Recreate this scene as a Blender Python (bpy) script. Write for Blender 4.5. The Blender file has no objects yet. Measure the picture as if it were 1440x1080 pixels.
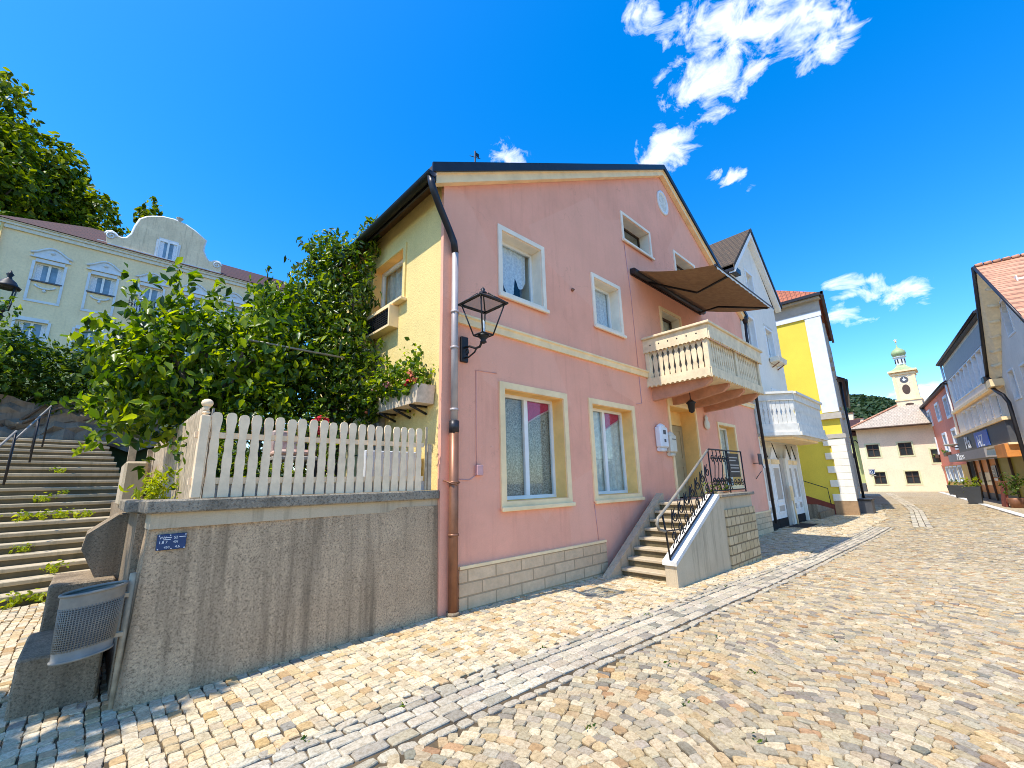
SUN, SKY, SKYSAT, CLOUD, EXPO = 2.6, .15, 1.46, 5.5, 1.25
import bpy, bmesh, math, random
import numpy as np
from mathutils import Vector, Matrix
R = math.radians
random.seed(4); rng = np.random.default_rng(7)
sc = bpy.context.scene
COL = sc.collection
# ------------------------------------------------------------------ materials
def newmat(name):
    m = bpy.data.materials.new(name); m.use_nodes = True
    nt = m.node_tree; nt.nodes.clear()
    o = nt.nodes.new('ShaderNodeOutputMaterial')
    p = nt.nodes.new('ShaderNodeBsdfPrincipled')
    nt.links.new(p.outputs[0], o.inputs[0])
    return m, nt, p, o
def N(nt, typ, **kw):
    n = nt.nodes.new(typ)
    for k, v in kw.items():
        if k in n.inputs.keys(): n.inputs[k].default_value = v
        else: setattr(n, k, v)
    return n
def pos(nt, scale=(1, 1, 1), rot=(0, 0, 0)):
    g = N(nt, 'ShaderNodeNewGeometry')
    mp = N(nt, 'ShaderNodeMapping'); mp.inputs['Scale'].default_value = scale; mp.inputs['Rotation'].default_value = rot
    nt.links.new(g.outputs['Position'], mp.inputs[0]); return mp.outputs[0]
def noise(nt, vec, scale, detail=4, rough=.6):
    n = N(nt, 'ShaderNodeTexNoise'); n.inputs['Scale'].default_value = scale
    n.inputs['Detail'].default_value = detail; n.inputs['Roughness'].default_value = rough
    nt.links.new(vec, n.inputs['Vector']); return n.outputs['Fac']
def ramp(nt, fac, stops):
    r = N(nt, 'ShaderNodeValToRGB'); e = r.color_ramp.elements
    while len(e) < len(stops): e.new(.5)
    for i, (p, c) in enumerate(stops):
        e[i].position = p; e[i].color = (c, c, c, 1) if isinstance(c, (int, float)) else (*c, 1)
    nt.links.new(fac, r.inputs[0]); return r.outputs[0]
def mix(nt, fac, a, b, mode='MIX'):
    m = N(nt, 'ShaderNodeMix', data_type='RGBA', blend_type=mode)
    for s, v in ((0, fac), (6, a), (7, b)):
        if isinstance(v, bpy.types.NodeSocket): nt.links.new(v, m.inputs[s])
        elif s == 0: m.inputs[0].default_value = v
        else: m.inputs[s].default_value = (*v, 1) if len(v) == 3 else v
    return m.outputs[2]
def bump(nt, p, h, strength=.3, dist=.01):
    b = N(nt, 'ShaderNodeBump'); b.inputs['Strength'].default_value = strength; b.inputs['Distance'].default_value = dist
    nt.links.new(h, b.inputs['Height']); nt.links.new(b.outputs[0], p.inputs['Normal'])
def dk(c, f): return tuple(x * f for x in c)
def plain(name, col, rough=.6, metal=0, var=.12, scale=6, bs=.15, spec=.4):
    m, nt, p, o = newmat(name)
    v = pos(nt); n = noise(nt, v, scale, 5)
    c = mix(nt, ramp(nt, n, [(.3, 0.), (.7, 1.)]), dk(col, 1 - var), dk(col, 1 + var * .6))
    nt.links.new(c, p.inputs['Base Color'])
    p.inputs['Roughness'].default_value = rough; p.inputs['Metallic'].default_value = metal
    p.inputs['Specular IOR Level'].default_value = spec
    if bs: bump(nt, p, noise(nt, v, scale * 9, 3), bs, .004)
    return m
def plaster(name, col, dirt=(.25, .2, .17), dirtamt=.25, grain=90, gb=.35, var=.1, cracks=None, peel=None):
    m, nt, p, o = newmat(name)
    v = pos(nt)
    big = ramp(nt, noise(nt, v, .9, 6, .65), [(.3, 0.), (.72, 1.)])
    c = mix(nt, big, dk(col, 1 - var), dk(col, 1 + var * .5))
    st = ramp(nt, noise(nt, pos(nt, (5, 5, .35)), 1.6, 5, .7), [(.52, 0.), (.8, 1.)])
    f = N(nt, 'ShaderNodeMath', operation='MULTIPLY'); nt.links.new(st, f.inputs[0]); f.inputs[1].default_value = dirtamt
    c = mix(nt, f.outputs[0], c, dirt)
    sp = ramp(nt, noise(nt, v, 14, 4, .7), [(.62, 0.), (.78, 1.)])
    f2 = N(nt, 'ShaderNodeMath', operation='MULTIPLY'); nt.links.new(sp, f2.inputs[0]); f2.inputs[1].default_value = dirtamt * .6
    c = mix(nt, f2.outputs[0], c, dk(col, .72))
    if cracks:
        pt = N(nt, 'ShaderNodeTexVoronoi', feature='F1'); pt.inputs['Scale'].default_value = .55; nt.links.new(v, pt.inputs['Vector'])
        sc_ = N(nt, 'ShaderNodeSeparateColor'); nt.links.new(pt.outputs['Color'], sc_.inputs[0])
        c = mix(nt, ramp(nt, sc_.outputs[0], [(.55, 0.), (.62, .35)]), c, tuple(min(.97, x * 1.06) for x in (col[0], col[1] * 1.08, col[2] * 1.12)))
        ds = N(nt, 'ShaderNodeVectorMath', operation='ADD'); nz = N(nt, 'ShaderNodeTexNoise'); nz.inputs['Scale'].default_value = 2.2; nz.inputs['Detail'].default_value = 5; nt.links.new(v, nz.inputs['Vector']); nt.links.new(v, ds.inputs[0]); nt.links.new(nz.outputs['Color'], ds.inputs[1])
        ve = N(nt, 'ShaderNodeTexVoronoi', feature='DISTANCE_TO_EDGE'); ve.inputs['Scale'].default_value = .62; nt.links.new(ds.outputs[0], ve.inputs['Vector'])
        k = N(nt, 'ShaderNodeMath', operation='MULTIPLY'); nt.links.new(ramp(nt, ve.outputs['Distance'], [(.0015, .4), (.004, 0.)]), k.inputs[0]); nt.links.new(ramp(nt, noise(nt, v, .5, 3), [(.5, 0.), (.6, 1.)]), k.inputs[1])
        c = mix(nt, k.outputs[0], c, cracks)
        pk_ = N(nt, 'ShaderNodeMath', operation='MULTIPLY'); nt.links.new(ramp(nt, noise(nt, v, 22, 4, .75), [(.655, 0.), (.68, .8)]), pk_.inputs[0]); nt.links.new(ramp(nt, noise(nt, v, .8, 3), [(.52, 0.), (.62, 1.)]), pk_.inputs[1])
        c = mix(nt, pk_.outputs[0], c, peel)
    g = noise(nt, v, grain, 3, .7)
    c = mix(nt, ramp(nt, g, [(.32, .22), (.6, 0.)]), c, dk(col, .5))
    nt.links.new(c, p.inputs['Base Color']); p.inputs['Roughness'].default_value = .9
    p.inputs['Specular IOR Level'].default_value = .2
    bump(nt, p, g, gb, .01)
    return m
def blocks(name, c1, c2, mortar, bw, bh, ms=.012, axis='x', rough=.85, off=.5):
    m, nt, p, o = newmat(name)
    g = N(nt, 'ShaderNodeNewGeometry'); s = N(nt, 'ShaderNodeSeparateXYZ'); nt.links.new(g.outputs['Position'], s.inputs[0])
    cb = N(nt, 'ShaderNodeCombineXYZ'); nt.links.new(s.outputs[0 if axis == 'x' else 1], cb.inputs[0]); nt.links.new(s.outputs[2], cb.inputs[1])
    b = N(nt, 'ShaderNodeTexBrick'); b.offset = off
    nt.links.new(cb.outputs[0], b.inputs['Vector'])
    b.inputs['Color1'].default_value = (*c1, 1); b.inputs['Color2'].default_value = (*c2, 1); b.inputs['Mortar'].default_value = (*mortar, 1)
    b.inputs['Scale'].default_value = 1; b.inputs['Mortar Size'].default_value = ms; b.inputs['Brick Width'].default_value = bw; b.inputs['Row Height'].default_value = bh
    b.inputs['Mortar Smooth'].default_value = .3
    n = noise(nt, pos(nt), 9, 6, .7)
    c = mix(nt, ramp(nt, n, [(.35, .45), (.65, 0.)]), b.outputs[0], dk(c1, .55))
    nt.links.new(c, p.inputs['Base Color']); p.inputs['Roughness'].default_value = rough; p.inputs['Specular IOR Level'].default_value = .2
    ad = N(nt, 'ShaderNodeMath', operation='MULTIPLY_ADD'); nt.links.new(b.outputs['Fac'], ad.inputs[0]); ad.inputs[1].default_value = -1.2
    nt.links.new(noise(nt, pos(nt), 40, 4), ad.inputs[2])
    bump(nt, p, ad.outputs[0], .6, .012)
    return m
def concrete(name, col, streak=.6, agg=130):
    m, nt, p, o = newmat(name)
    v = pos(nt)
    c = mix(nt, ramp(nt, noise(nt, v, 1.3, 6, .7), [(.3, 0.), (.7, 1.)]), dk(col, .78), dk(col, 1.15))
    a = noise(nt, v, agg, 2, .8)
    c = mix(nt, ramp(nt, a, [(.36, .75), (.48, 0.)]), c, dk(col, .35))
    c = mix(nt, ramp(nt, a, [(.56, 0.), (.7, .55)]), c, dk(col, 1.6))
    s = ramp(nt, noise(nt, pos(nt, (3.2, 3.2, .12)), 1.5, 4, .65), [(.46, 0.), (.66, 1.)])
    f = N(nt, 'ShaderNodeMath', operation='MULTIPLY'); nt.links.new(s, f.inputs[0]); f.inputs[1].default_value = streak
    c = mix(nt, f.outputs[0], c, dk(col, .3))
    nt.links.new(c, p.inputs['Base Color']); p.inputs['Roughness'].default_value = .92; p.inputs['Specular IOR Level'].default_value = .15
    bump(nt, p, a, .7, .012)
    return m
def tiles(name, c1, c2, axis_len='y', row=.3, col_w=.2, mo=.35):
    """clay tiles: rows climb with z, columns along the eave"""
    m, nt, p, o = newmat(name)
    g = N(nt, 'ShaderNodeNewGeometry'); s = N(nt, 'ShaderNodeSeparateXYZ'); nt.links.new(g.outputs['Position'], s.inputs[0])
    cb = N(nt, 'ShaderNodeCombineXYZ'); nt.links.new(s.outputs[1 if axis_len == 'y' else 0], cb.inputs[0]); nt.links.new(s.outputs[2], cb.inputs[1])
    b = N(nt, 'ShaderNodeTexBrick'); nt.links.new(cb.outputs[0], b.inputs['Vector'])
    b.inputs['Color1'].default_value = (*c1, 1); b.inputs['Color2'].default_value = (*c2, 1); b.inputs['Mortar'].default_value = (*dk(c1, mo), 1)
    b.inputs['Scale'].default_value = 1; b.inputs['Mortar Size'].default_value = .018; b.inputs['Brick Width'].default_value = col_w; b.inputs['Row Height'].default_value = row
    c = mix(nt, ramp(nt, noise(nt, pos(nt), 3, 6, .7), [(.35, .6), (.65, 0.)]), b.outputs[0], dk(c2, .5))
    nt.links.new(c, p.inputs['Base Color']); p.inputs['Roughness'].default_value = .8
    ad = N(nt, 'ShaderNodeMath', operation='MULTIPLY'); nt.links.new(b.outputs['Fac'], ad.inputs[0]); ad.inputs[1].default_value = -1
    bump(nt, p, ad.outputs[0], .8, .03)
    return m
def leafmat(name, c1, c2, c3, trans=.45, gloss=.25, rough=.45):
    m, nt, p, o = newmat(name)
    g = N(nt, 'ShaderNodeNewGeometry')
    c = ramp(nt, g.outputs['Random Per Island'], [(0., c1), (.55, c2), (1., c3)])
    nt.links.new(c, p.inputs['Base Color']); p.inputs['Roughness'].default_value = rough
    p.inputs['Specular IOR Level'].default_value = gloss
    t = N(nt, 'ShaderNodeBsdfTranslucent')
    hs = N(nt, 'ShaderNodeHueSaturation'); hs.inputs['Value'].default_value = 1.7; hs.inputs['Hue'].default_value = .485; hs.inputs['Saturation'].default_value = 1.1
    nt.links.new(c, hs.inputs['Color']); nt.links.new(hs.outputs[0], t.inputs[0])
    mx = N(nt, 'ShaderNodeMixShader'); mx.inputs[0].default_value = trans
    nt.links.new(p.outputs[0], mx.inputs[1]); nt.links.new(t.outputs[0], mx.inputs[2]); nt.links.new(mx.outputs[0], o.inputs[0])
    return m
def glass(name, tint=(.92, .95, .95), refl=.9, ior=1.5):
    m, nt, p, o = newmat(name)
    tr = N(nt, 'ShaderNodeBsdfTransparent'); tr.inputs[0].default_value = (*tint, 1)
    gl = N(nt, 'ShaderNodeBsdfGlossy'); gl.inputs['Roughness'].default_value = .02; gl.inputs[0].default_value = (refl, refl, refl, 1)
    lw_ = N(nt, 'ShaderNodeLayerWeight'); pw = N(nt, 'ShaderNodeMath', operation='POWER'); nt.links.new(lw_.outputs['Facing'], pw.inputs[0]); pw.inputs[1].default_value = 5.
    fr = N(nt, 'ShaderNodeMath', operation='MULTIPLY_ADD'); nt.links.new(pw.outputs[0], fr.inputs[0]); fr.inputs[1].default_value = .55; fr.inputs[2].default_value = (ior - 1) * .07
    mx = N(nt, 'ShaderNodeMixShader'); nt.links.new(fr.outputs[0], mx.inputs[0]); nt.links.new(tr.outputs[0], mx.inputs[1]); nt.links.new(gl.outputs[0], mx.inputs[2])
    nt.links.new(mx.outputs[0], o.inputs[0]); return m
def fabric(name, c1, c2, scale=60, bs=.2, trans=0, stripe=None):
    m, nt, p, o = newmat(name)
    v = pos(nt)
    n = noise(nt, v, scale, 3, .7)
    c = mix(nt, ramp(nt, n, [(.4, 0.), (.6, 1.)]), c1, c2)
    if stripe:
        w = N(nt, 'ShaderNodeTexWave', wave_type='BANDS', bands_direction='X'); w.inputs['Scale'].default_value = stripe; w.inputs['Distortion'].default_value = .4
        nt.links.new(v, w.inputs['Vector']); c = mix(nt, ramp(nt, w.outputs['Fac'], [(.3, 0.), (.7, .6)]), c, dk(c1, .6))
    nt.links.new(c, p.inputs['Base Color']); p.inputs['Roughness'].default_value = .95
    if trans:
        t = N(nt, 'ShaderNodeBsdfTranslucent'); nt.links.new(c, t.inputs[0])
        mx = N(nt, 'ShaderNodeMixShader'); mx.inputs[0].default_value = trans
        nt.links.new(p.outputs[0], mx.inputs[1]); nt.links.new(t.outputs[0], mx.inputs[2]); nt.links.new(mx.outputs[0], o.inputs[0])
    if bs: bump(nt, p, n, bs, .003)
    return m
M = {}
M['pink'] = plaster('pink_plaster', (.96, .44, .285), dirt=(.64, .24, .16), dirtamt=.4, var=.13, cracks=(.42, .17, .12), peel=(.86, .60, .48))
M['yellow'] = plaster('yellow_plaster', (.92, .69, .27), dirt=(.5, .36, .14), dirtamt=.15, grain=45, gb=.9)
M['cream'] = plain('cream_trim_paint', (.97, .71, .38), .75, var=.14, scale=3)
M['ochre'] = plain('ochre_reveal_paint', (.93, .57, .19), .75, var=.12, scale=4)
M['balcgrey'] = plain('greyed_white_balcony_paint', (.74, .70, .60), .75, var=.14, scale=5)
M['trimwhite'] = plain('cream_white_trim', (.92, .79, .60), .7, var=.12, scale=3)
M['white'] = plain('white_paint', (.84, .82, .76), .55, var=.08, scale=5)
M['oldwhite'] = plain('weathered_white_paint', (.74, .68, .55), .75, var=.18, scale=6)
M['picket'] = plain('picket_paint', (.92, .68, .42), .75, var=.16, scale=7)
M['plinth'] = blocks('tuff_plinth', (.80, .56, .33), (.70, .48, .28), (.42, .29, .16), .5, .168, .012)
M['clad'] = blocks('stone_cladding', (.62, .47, .27), (.48, .36, .19), (.16, .115, .06), .235, .172, .016)
M['conc'] = concrete('washed_concrete', (.53, .37, .22), .85, 60)
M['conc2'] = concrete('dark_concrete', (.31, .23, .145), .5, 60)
M['cap'] = concrete('coping_concrete', (.30, .25, .18), .55, 40)
M['stucco'] = plaster('grey_stucco', (.58, .46, .30), dirt=(.17, .13, .08), dirtamt=.75, var=.2)
M['capwhite'] = plain('pale_stone_cap', (.66, .63, .57), .8, var=.15)
M['step'] = plaster('sandstone_step', (.52, .42, .28), dirt=(.2, .15, .09), dirtamt=.5)
M['oldstep'] = plaster('old_stone_step', (.52, .42, .27), dirt=(.13, .13, .07), dirtamt=.7, var=.3)
M['riser'] = plaster('shaded_mossy_riser', (.17, .135, .075), dirt=(.05, .05, .02), dirtamt=.7, var=.35)  # base darkened for the shade under the lit treads, plus random moss stains
M['iron'] = plain('wrought_iron', (.022, .021, .022), .5, .3, .2, 12, .1)
M['steel'] = plain('galvanised_steel', (.25, .22, .17), .5, .05, .25, 9, .05)
M['copper'] = plain('brown_copper_pipe', (.27, .12, .065), .42, .35, .25, 5, .05)
M['zincpipe'] = plain('painted_zinc_pipe', (.43, .37, .34), .5, .2, .15, 4, .05)
M['darkmetal'] = plain('dark_sheet_metal', (.035, .032, .034), .4, .4, .2, 6, .05)
M['roofbrown'] = tiles('brown_roof_covering', (.085, .055, .045), (.07, .045, .04))
M['roofred'] = tiles('red_clay_tiles', (.50, .15, .06), (.40, .115, .05))
M['rooforange'] = tiles('orange_clay_tiles', (.60, .25, .13), (.66, .33, .19), 'x', .26, .2)
M['roofgrey'] = tiles('weathered_plain_tiles', (.56, .45, .33), (.50, .40, .29), 'y', .2, .25, .75)
M['roofmoss'] = tiles('mossy_plain_tiles', (.12, .065, .028), (.085, .055, .022), 'y', .16, .17)
M['roofvilla'] = tiles('dark_red_villa_tiles', (.085, .02, .013), (.06, .018, .012), 'x', .3, .25)
M['glass'] = glass('window_glass')
M['darkglass'] = plain('dark_window_glass', (.035, .04, .042), .12, 0, .3, 2, 0, .35)
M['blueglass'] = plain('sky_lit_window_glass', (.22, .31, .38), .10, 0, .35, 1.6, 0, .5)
M['dark'] = plain('dark_interior', (.012, .011, .01), .9, bs=0)
M['lace'] = fabric('white_lace', (.86, .86, .86), (.62, .64, .68), 22)
M['netgrey'] = fabric('patterned_net_curtain', (.52, .47, .36), (.17, .15, .11), 42)
M['netplain'] = fabric('plain_net_curtain', (.78, .74, .62), (.60, .57, .48), 10)
M['wine'] = fabric('wine_red_swag', (.62, .03, .12), (.5, .02, .09), 20)
M['fringe'] = plain('pink_fringe', (.72, .45, .45), .9)
M['awning'] = fabric('brown_awning_cloth', (.19, .10, .042), (.14, .07, .03), 8, .1, .2, 9)
M['oak'] = plain('tan_door_wood', (.42, .31, .16), .5, var=.2, scale=3)
M['brown'] = plain('dark_brown_wood', (.09, .05, .028), .55, var=.25)
M['joist'] = plain('salmon_painted_joist', (.58, .28, .17), .75, var=.18)
M['balc'] = plain('weathered_balcony_wood', (.80, .64, .40), .8, var=.2, scale=5)
M['greywood'] = plain('silvered_wood', (.36, .33, .28), .85, var=.35, scale=15)
M['planks'] = plain('sunbleached_planks', (.50, .38, .24), .85, var=.35, scale=12)
M['blue'] = plain('blue_enamel', (.012, .045, .13), .35, var=.15)
M['bluesign'] = plain('blue_sign_panel', (.03, .13, .55), .4, var=.1)
M['textwhite'] = plain('white_lettering', (.8, .8, .78), .5, bs=0)
M['villa'] = plaster('villa_cream_plaster', (.94, .73, .43), dirtamt=.2, grain=8, gb=.1)
M['villagable'] = plaster('stained_gable_plaster', (.88, .69, .44), dirt=(.34, .25, .16), dirtamt=.7, grain=8, gb=.1, var=.2)
M['stuccowhite'] = plain('white_stucco_trim', (.70, .71, .70), .7, var=.1, scale=3)
M['whitewall'] = plaster('white_house_plaster', (.90, .83, .69), dirt=(.42, .40, .36), dirtamt=.3)
M['greymould'] = plain('grey_moulding', (.46, .41, .34), .7, var=.1)
M['ywall'] = plaster('bright_yellow_plaster', (.83, .64, .085), dirtamt=.05, grain=30, gb=.1)
M['quoin'] = blocks('white_rusticated_quoin', (.74, .74, .72), (.68, .68, .67), (.4, .4, .4), 3, .36, .02, 'y')
M['brownbase'] = plain('brown_stone_base', (.36, .22, .11), .8, var=.2)
M['redbase'] = plain('dark_red_base_paint', (.22, .05, .03), .7)
M['peach'] = plaster('peach_plaster', (.92, .72, .49), dirtamt=.06, grain=8, gb=.1)
M['greenwall'] = plaster('pale_green_plaster', (.50, .52, .22), dirtamt=.1, grain=8, gb=.1)
M['palegreen'] = plain('pale_green_trim', (.62, .62, .36), .7)
M['redwall'] = plaster('salmon_red_plaster', (.74, .25, .16), dirtamt=.12, grain=8, gb=.1)
M['orange'] = plain('orange_panel', (.75, .28, .06), .5, var=.15, scale=2)
M['olive'] = plain('olive_panel', (.32, .27, .03), .5, var=.1)
M['wallgrey'] = plaster('weathered_grey_front', (.66, .60, .50), dirt=(.2, .17, .13), dirtamt=.5, grain=8, gb=.1)
M['shopyellow'] = plain('ochre_shop_front', (.55, .30, .03), .5, var=.2, scale=2)
M['greywall'] = plaster('pale_grey_plaster', (.95, .82, .62), dirtamt=.1, grain=8, gb=.1)
M['slate'] = plain('slate_grey_fascia', (.085, .085, .09), .5, var=.1)
M['fascia2'] = plain('pale_grey_blind', (.30, .28, .27), .7, var=.1)
M['soffit'] = plain('beige_soffit_boards', (.93, .76, .48), .8, var=.12)
M['tower'] = plaster('tower_ochre_plaster', (.88, .69, .44), dirtamt=.2, grain=8, gb=.1)
M['verdigris'] = plain('verdigris_copper', (.34, .42, .20), .6, .1, .25, 2)
M['bark'] = plain('bark', (.11, .08, .055), .9, var=.35, scale=15, bs=.6)
M['twig'] = plain('grey_brown_twig', (.16, .12, .08), .9, var=.3, scale=15)
M['leafbig'] = leafmat('broad_leaf', (.018, .05, .006), (.075, .15, .01), (.36, .44, .025), .5, .4, .35)
M['leafvine'] = leafmat('vine_leaf', (.014, .04, .006), (.055, .115, .01), (.28, .36, .025), .42, .4, .35)
M['leafhedge'] = leafmat('hedge_leaf', (.018, .045, .006), (.05, .10, .01), (.15, .21, .015), .35)
M['leaftree'] = leafmat('tree_leaf', (.03, .06, .006), (.12, .175, .011), (.30, .34, .018), .4)
M['leafgold'] = leafmat('yellow_green_leaf', (.16, .22, .015), (.30, .36, .02), (.45, .45, .04), .5)
M['leaffar'] = leafmat('far_forest_leaf', (.018, .04, .014), (.032, .06, .018), (.05, .08, .022), .2)
M['petalred'] = plain('red_petal', (.62, .015, .03), .6, var=.25, scale=40)
M['petalpink'] = plain('pink_petal', (.75, .30, .33), .6, var=.25, scale=40)
M['petalorange'] = plain('coral_petal', (.75, .20, .10), .6, var=.25, scale=40)
M['troughconc'] = plain('pale_trough', (.62, .50, .36), .85, var=.3, scale=9)
M['soil'] = plain('dark_soil', (.05, .038, .025), .95)
M['hill'] = plain('hillside_grass', (.06, .085, .02), .95, var=.4, scale=1.5)
M['rock'] = plaster('rough_rock_wall', (.26, .21, .15), dirt=(.06, .055, .04), dirtamt=.8, grain=12, gb=.8, var=.35)
M['planter'] = plain('anthracite_planter', (.05, .053, .056), .5)
M['lampbulb'] = plain('frosted_bulb', (.75, .74, .70), .3)
M['lampglass'] = glass('lantern_glass', (.95, .97, .97), .5, 1.12)
M['milkglass'] = glass('milky_lantern_top', (.62, .64, .62), .6, 1.3)
M['pinkbox'] = plain('pink_painted_box', (.70, .36, .32), .6)
M['ivory'] = plain('ivory_plastic', (.70, .65, .52), .45, var=.08)
M['white_plastic'] = plain('white_plastic', (.78, .78, .78), .4, var=.06)
M['cushion'] = fabric('pink_cushion', (.45, .27, .20), (.55, .40, .31), 12)
# ------------------------------------------------------------------ builders
ORG = {}
class Frame:
    def __init__(s, o=(0, 0, 0), d=(1, 0, 0), n=(0, 1, 0)):
        s.o = np.array(o, float); s.d = np.array(d, float); s.n = np.array(n, float); s.u = np.array((0, 0, 1.))
    def __call__(s, P):
        P = np.atleast_2d(np.array(P, float)); return s.o + P[:, :1] * s.d + P[:, 1:2] * s.n + P[:, 2:3] * s.u
W = Frame()
class B:
    def split(s, name, mats, parent=None):
        """one object per connected piece"""
        par = list(range(s.n))
        def fd(i):
            while par[i] != i: par[i] = par[par[i]]; i = par[i]
            return i
        for f in s.f:
            for i in f[1:]: par[fd(i)] = fd(f[0])
        V = np.concatenate(s.v); g = {}
        for k, f in enumerate(s.f): g.setdefault(fd(f[0]), []).append(k)
        out = []
        for ks in g.values():
            ids = sorted({i for k in ks for i in s.f[k]}); mp = {i: j for j, i in enumerate(ids)}; b = B(W); b.v = [V[ids]]; b.n = len(ids)
            b.f = [[mp[i] for i in s.f[k]] for k in ks]; b.m = [s.m[k] for k in ks]; b.sm = [s.sm[k] for k in ks]; out.append(b.build(name, mats, parent))
        return out
    def __init__(s, F=W): s.v = []; s.f = []; s.m = []; s.sm = []; s.F = F; s.n = 0
    def add(s, V, faces, m=0, smooth=False):
        V = s.F(V); s.v.append(V)
        for f in faces: s.f.append([i + s.n for i in f]); s.m.append(m); s.sm.append(smooth)
        s.n += len(V); return s
    def box(s, a0, a1, b0, b1, c0, c1, m=0):
        V = [(a, b, c) for c in (c0, c1) for b in (b0, b1) for a in (a0, a1)]
        return s.add(V, [(0, 2, 3, 1), (4, 5, 7, 6), (0, 1, 5, 4), (2, 6, 7, 3), (0, 4, 6, 2), (1, 3, 7, 5)], m)
    def bbox(s, a0, a1, b0, b1, c0, c1, r=.01, m=0):
        """box with chamfered edges"""
        bm = bmesh.new(); bmesh.ops.create_cube(bm, size=1)
        for v in bm.verts: v.co = ((a0 + a1) / 2 + v.co.x * (a1 - a0), (b0 + b1) / 2 + v.co.y * (b1 - b0), (c0 + c1) / 2 + v.co.z * (c1 - c0))
        bmesh.ops.bevel(bm, geom=bm.edges[:], offset=r, segments=1, affect='EDGES')
        bm.verts.index_update()
        s.add([v.co[:] for v in bm.verts], [[v.index for v in f.verts] for f in bm.faces], m); bm.free(); return s
    def quad(s, *P, m=0): return s.add(P, [tuple(range(len(P)))], m)
    def prism(s, poly, c0, c1, axes='xz', m=0):
        """polygon in a plane of the local frame extruded along the third axis"""
        n = len(poly)
        def mk(p, c): return {'xz': (p[0], c, p[1]), 'xy': (p[0], p[1], c), 'yz': (c, p[0], p[1])}[axes]
        V = [mk(p, c0) for p in poly] + [mk(p, c1) for p in poly]
        F = [tuple(range(n)), tuple(range(2 * n - 1, n - 1, -1))] + [(i, (i + 1) % n, n + (i + 1) % n, n + i) for i in range(n)]
        return s.add(V, F, m)
    def tube(s, pts, r, k=8, m=0, cap=True, closed=False):
        P = np.array(pts, float); n = len(P); rr = np.full(n, r) if np.isscalar(r) else np.array(r, float)
        T = np.zeros_like(P)
        for i in range(n):
            a = P[(i - 1) % n if closed else max(i - 1, 0)]; b = P[(i + 1) % n if closed else min(i + 1, n - 1)]
            T[i] = (b - a) / (np.linalg.norm(b - a) + 1e-9)
        u = np.cross(T[0], (0, 0, 1)); 
        if np.linalg.norm(u) < .1: u = np.cross(T[0], (1, 0, 0))
        V = []; 
        for i in range(n):
            u = u - T[i] * (u @ T[i]); u /= np.linalg.norm(u) + 1e-9; w = np.cross(T[i], u)
            for j in range(k):
                a = 2 * math.pi * j / k; V.append(P[i] + rr[i] * (math.cos(a) * u + math.sin(a) * w))
        F = []
        for i in range(n if closed else n - 1):
            for j in range(k):
                a = i * k + j; b = i * k + (j + 1) % k; c = ((i + 1) % n) * k + (j + 1) % k; d = ((i + 1) % n) * k + j
                F.append((a, b, c, d))
        s.add(V, F, m, True)
        if cap and not closed: 
            s.f.append([s.n - len(V) + j for j in range(k)]); s.m.append(m); s.sm.append(False)
            s.f.append([s.n - k + j for j in range(k)]); s.m.append(m); s.sm.append(False)
        return s
    def lathe(s, c, prof, k=16, m=0, sx=1, sy=1, smooth=True, rot=0):
        V = []; n = len(prof)
        for r, z in prof:
            for j in range(k):
                a = 2 * math.pi * j / k + rot; V.append((c[0] + sx * r * math.cos(a), c[1] + sy * r * math.sin(a), c[2] + z))
        F = [(i * k + j, i * k + (j + 1) % k, (i + 1) * k + (j + 1) % k, (i + 1) * k + j) for i in range(n - 1) for j in range(k)]
        F += [tuple(range(k - 1, -1, -1)), tuple((n - 1) * k + j for j in range(k))]
        return s.add(V, F, m, smooth)
    def ball(s, c, r, m=0, k=10, sz=1):
        prof = [(r * math.sin(math.pi * i / 6) + 1e-4, -sz * r * math.cos(math.pi * i / 6)) for i in range(7)]
        return s.lathe(c, prof, k, m)
    def build(s, name, mats, parent=None, kind=None, recalc=True):
        V = np.concatenate(s.v) if s.v else np.zeros((0, 3))
        org = ORG.get(parent.name, np.zeros(3)) if parent else np.zeros(3)
        me = bpy.data.meshes.new(name)
        me.from_pydata((V - org).tolist(), [], s.f)
        mats = mats if isinstance(mats, (list, tuple)) else [mats]
        for x in mats: me.materials.append(M[x] if isinstance(x, str) else x)
        me.polygons.foreach_set('material_index', s.m); me.polygons.foreach_set('use_smooth', s.sm)
        if recalc:
            bm = bmesh.new(); bm.from_mesh(me); bmesh.ops.recalc_face_normals(bm, faces=bm.faces[:]); bm.to_mesh(me); bm.free()
        me.update()
        o = bpy.data.objects.new(name, me); COL.objects.link(o)
        if parent: o.parent = parent; ORG[o.name] = org
        else: ORG[o.name] = np.zeros(3)
        if kind: o['kind'] = kind
        return o
def tag(o, label, cat, group=None):
    o['label'] = label; o['category'] = cat
    if group: o['group'] = group
    return o
def thing(name, label, cat, loc=(0, 0, 0), group=None):
    o = bpy.data.objects.new(name, None); COL.objects.link(o); o.location = loc; o.empty_display_size = .2
    ORG[o.name] = np.array(loc, float)
    return tag(o, label, cat, group)
def copy_tree(o, loc, label=None, rz=0, scale=None):
    def cp(x, par):
        c = x.copy(); COL.objects.link(c)
        if par: c.parent = par
        for ch in [y for y in COL.objects if y.parent == x]: cp(ch, c)
        return c
    c = cp(o, None); c.location = loc; c.rotation_euler = (0, 0, rz)
    if scale: c.scale = scale if hasattr(scale, '__len__') else (scale,) * 3
    if label: c['label'] = label
    ORG[c.name] = np.array(loc, float)
    return c
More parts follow.
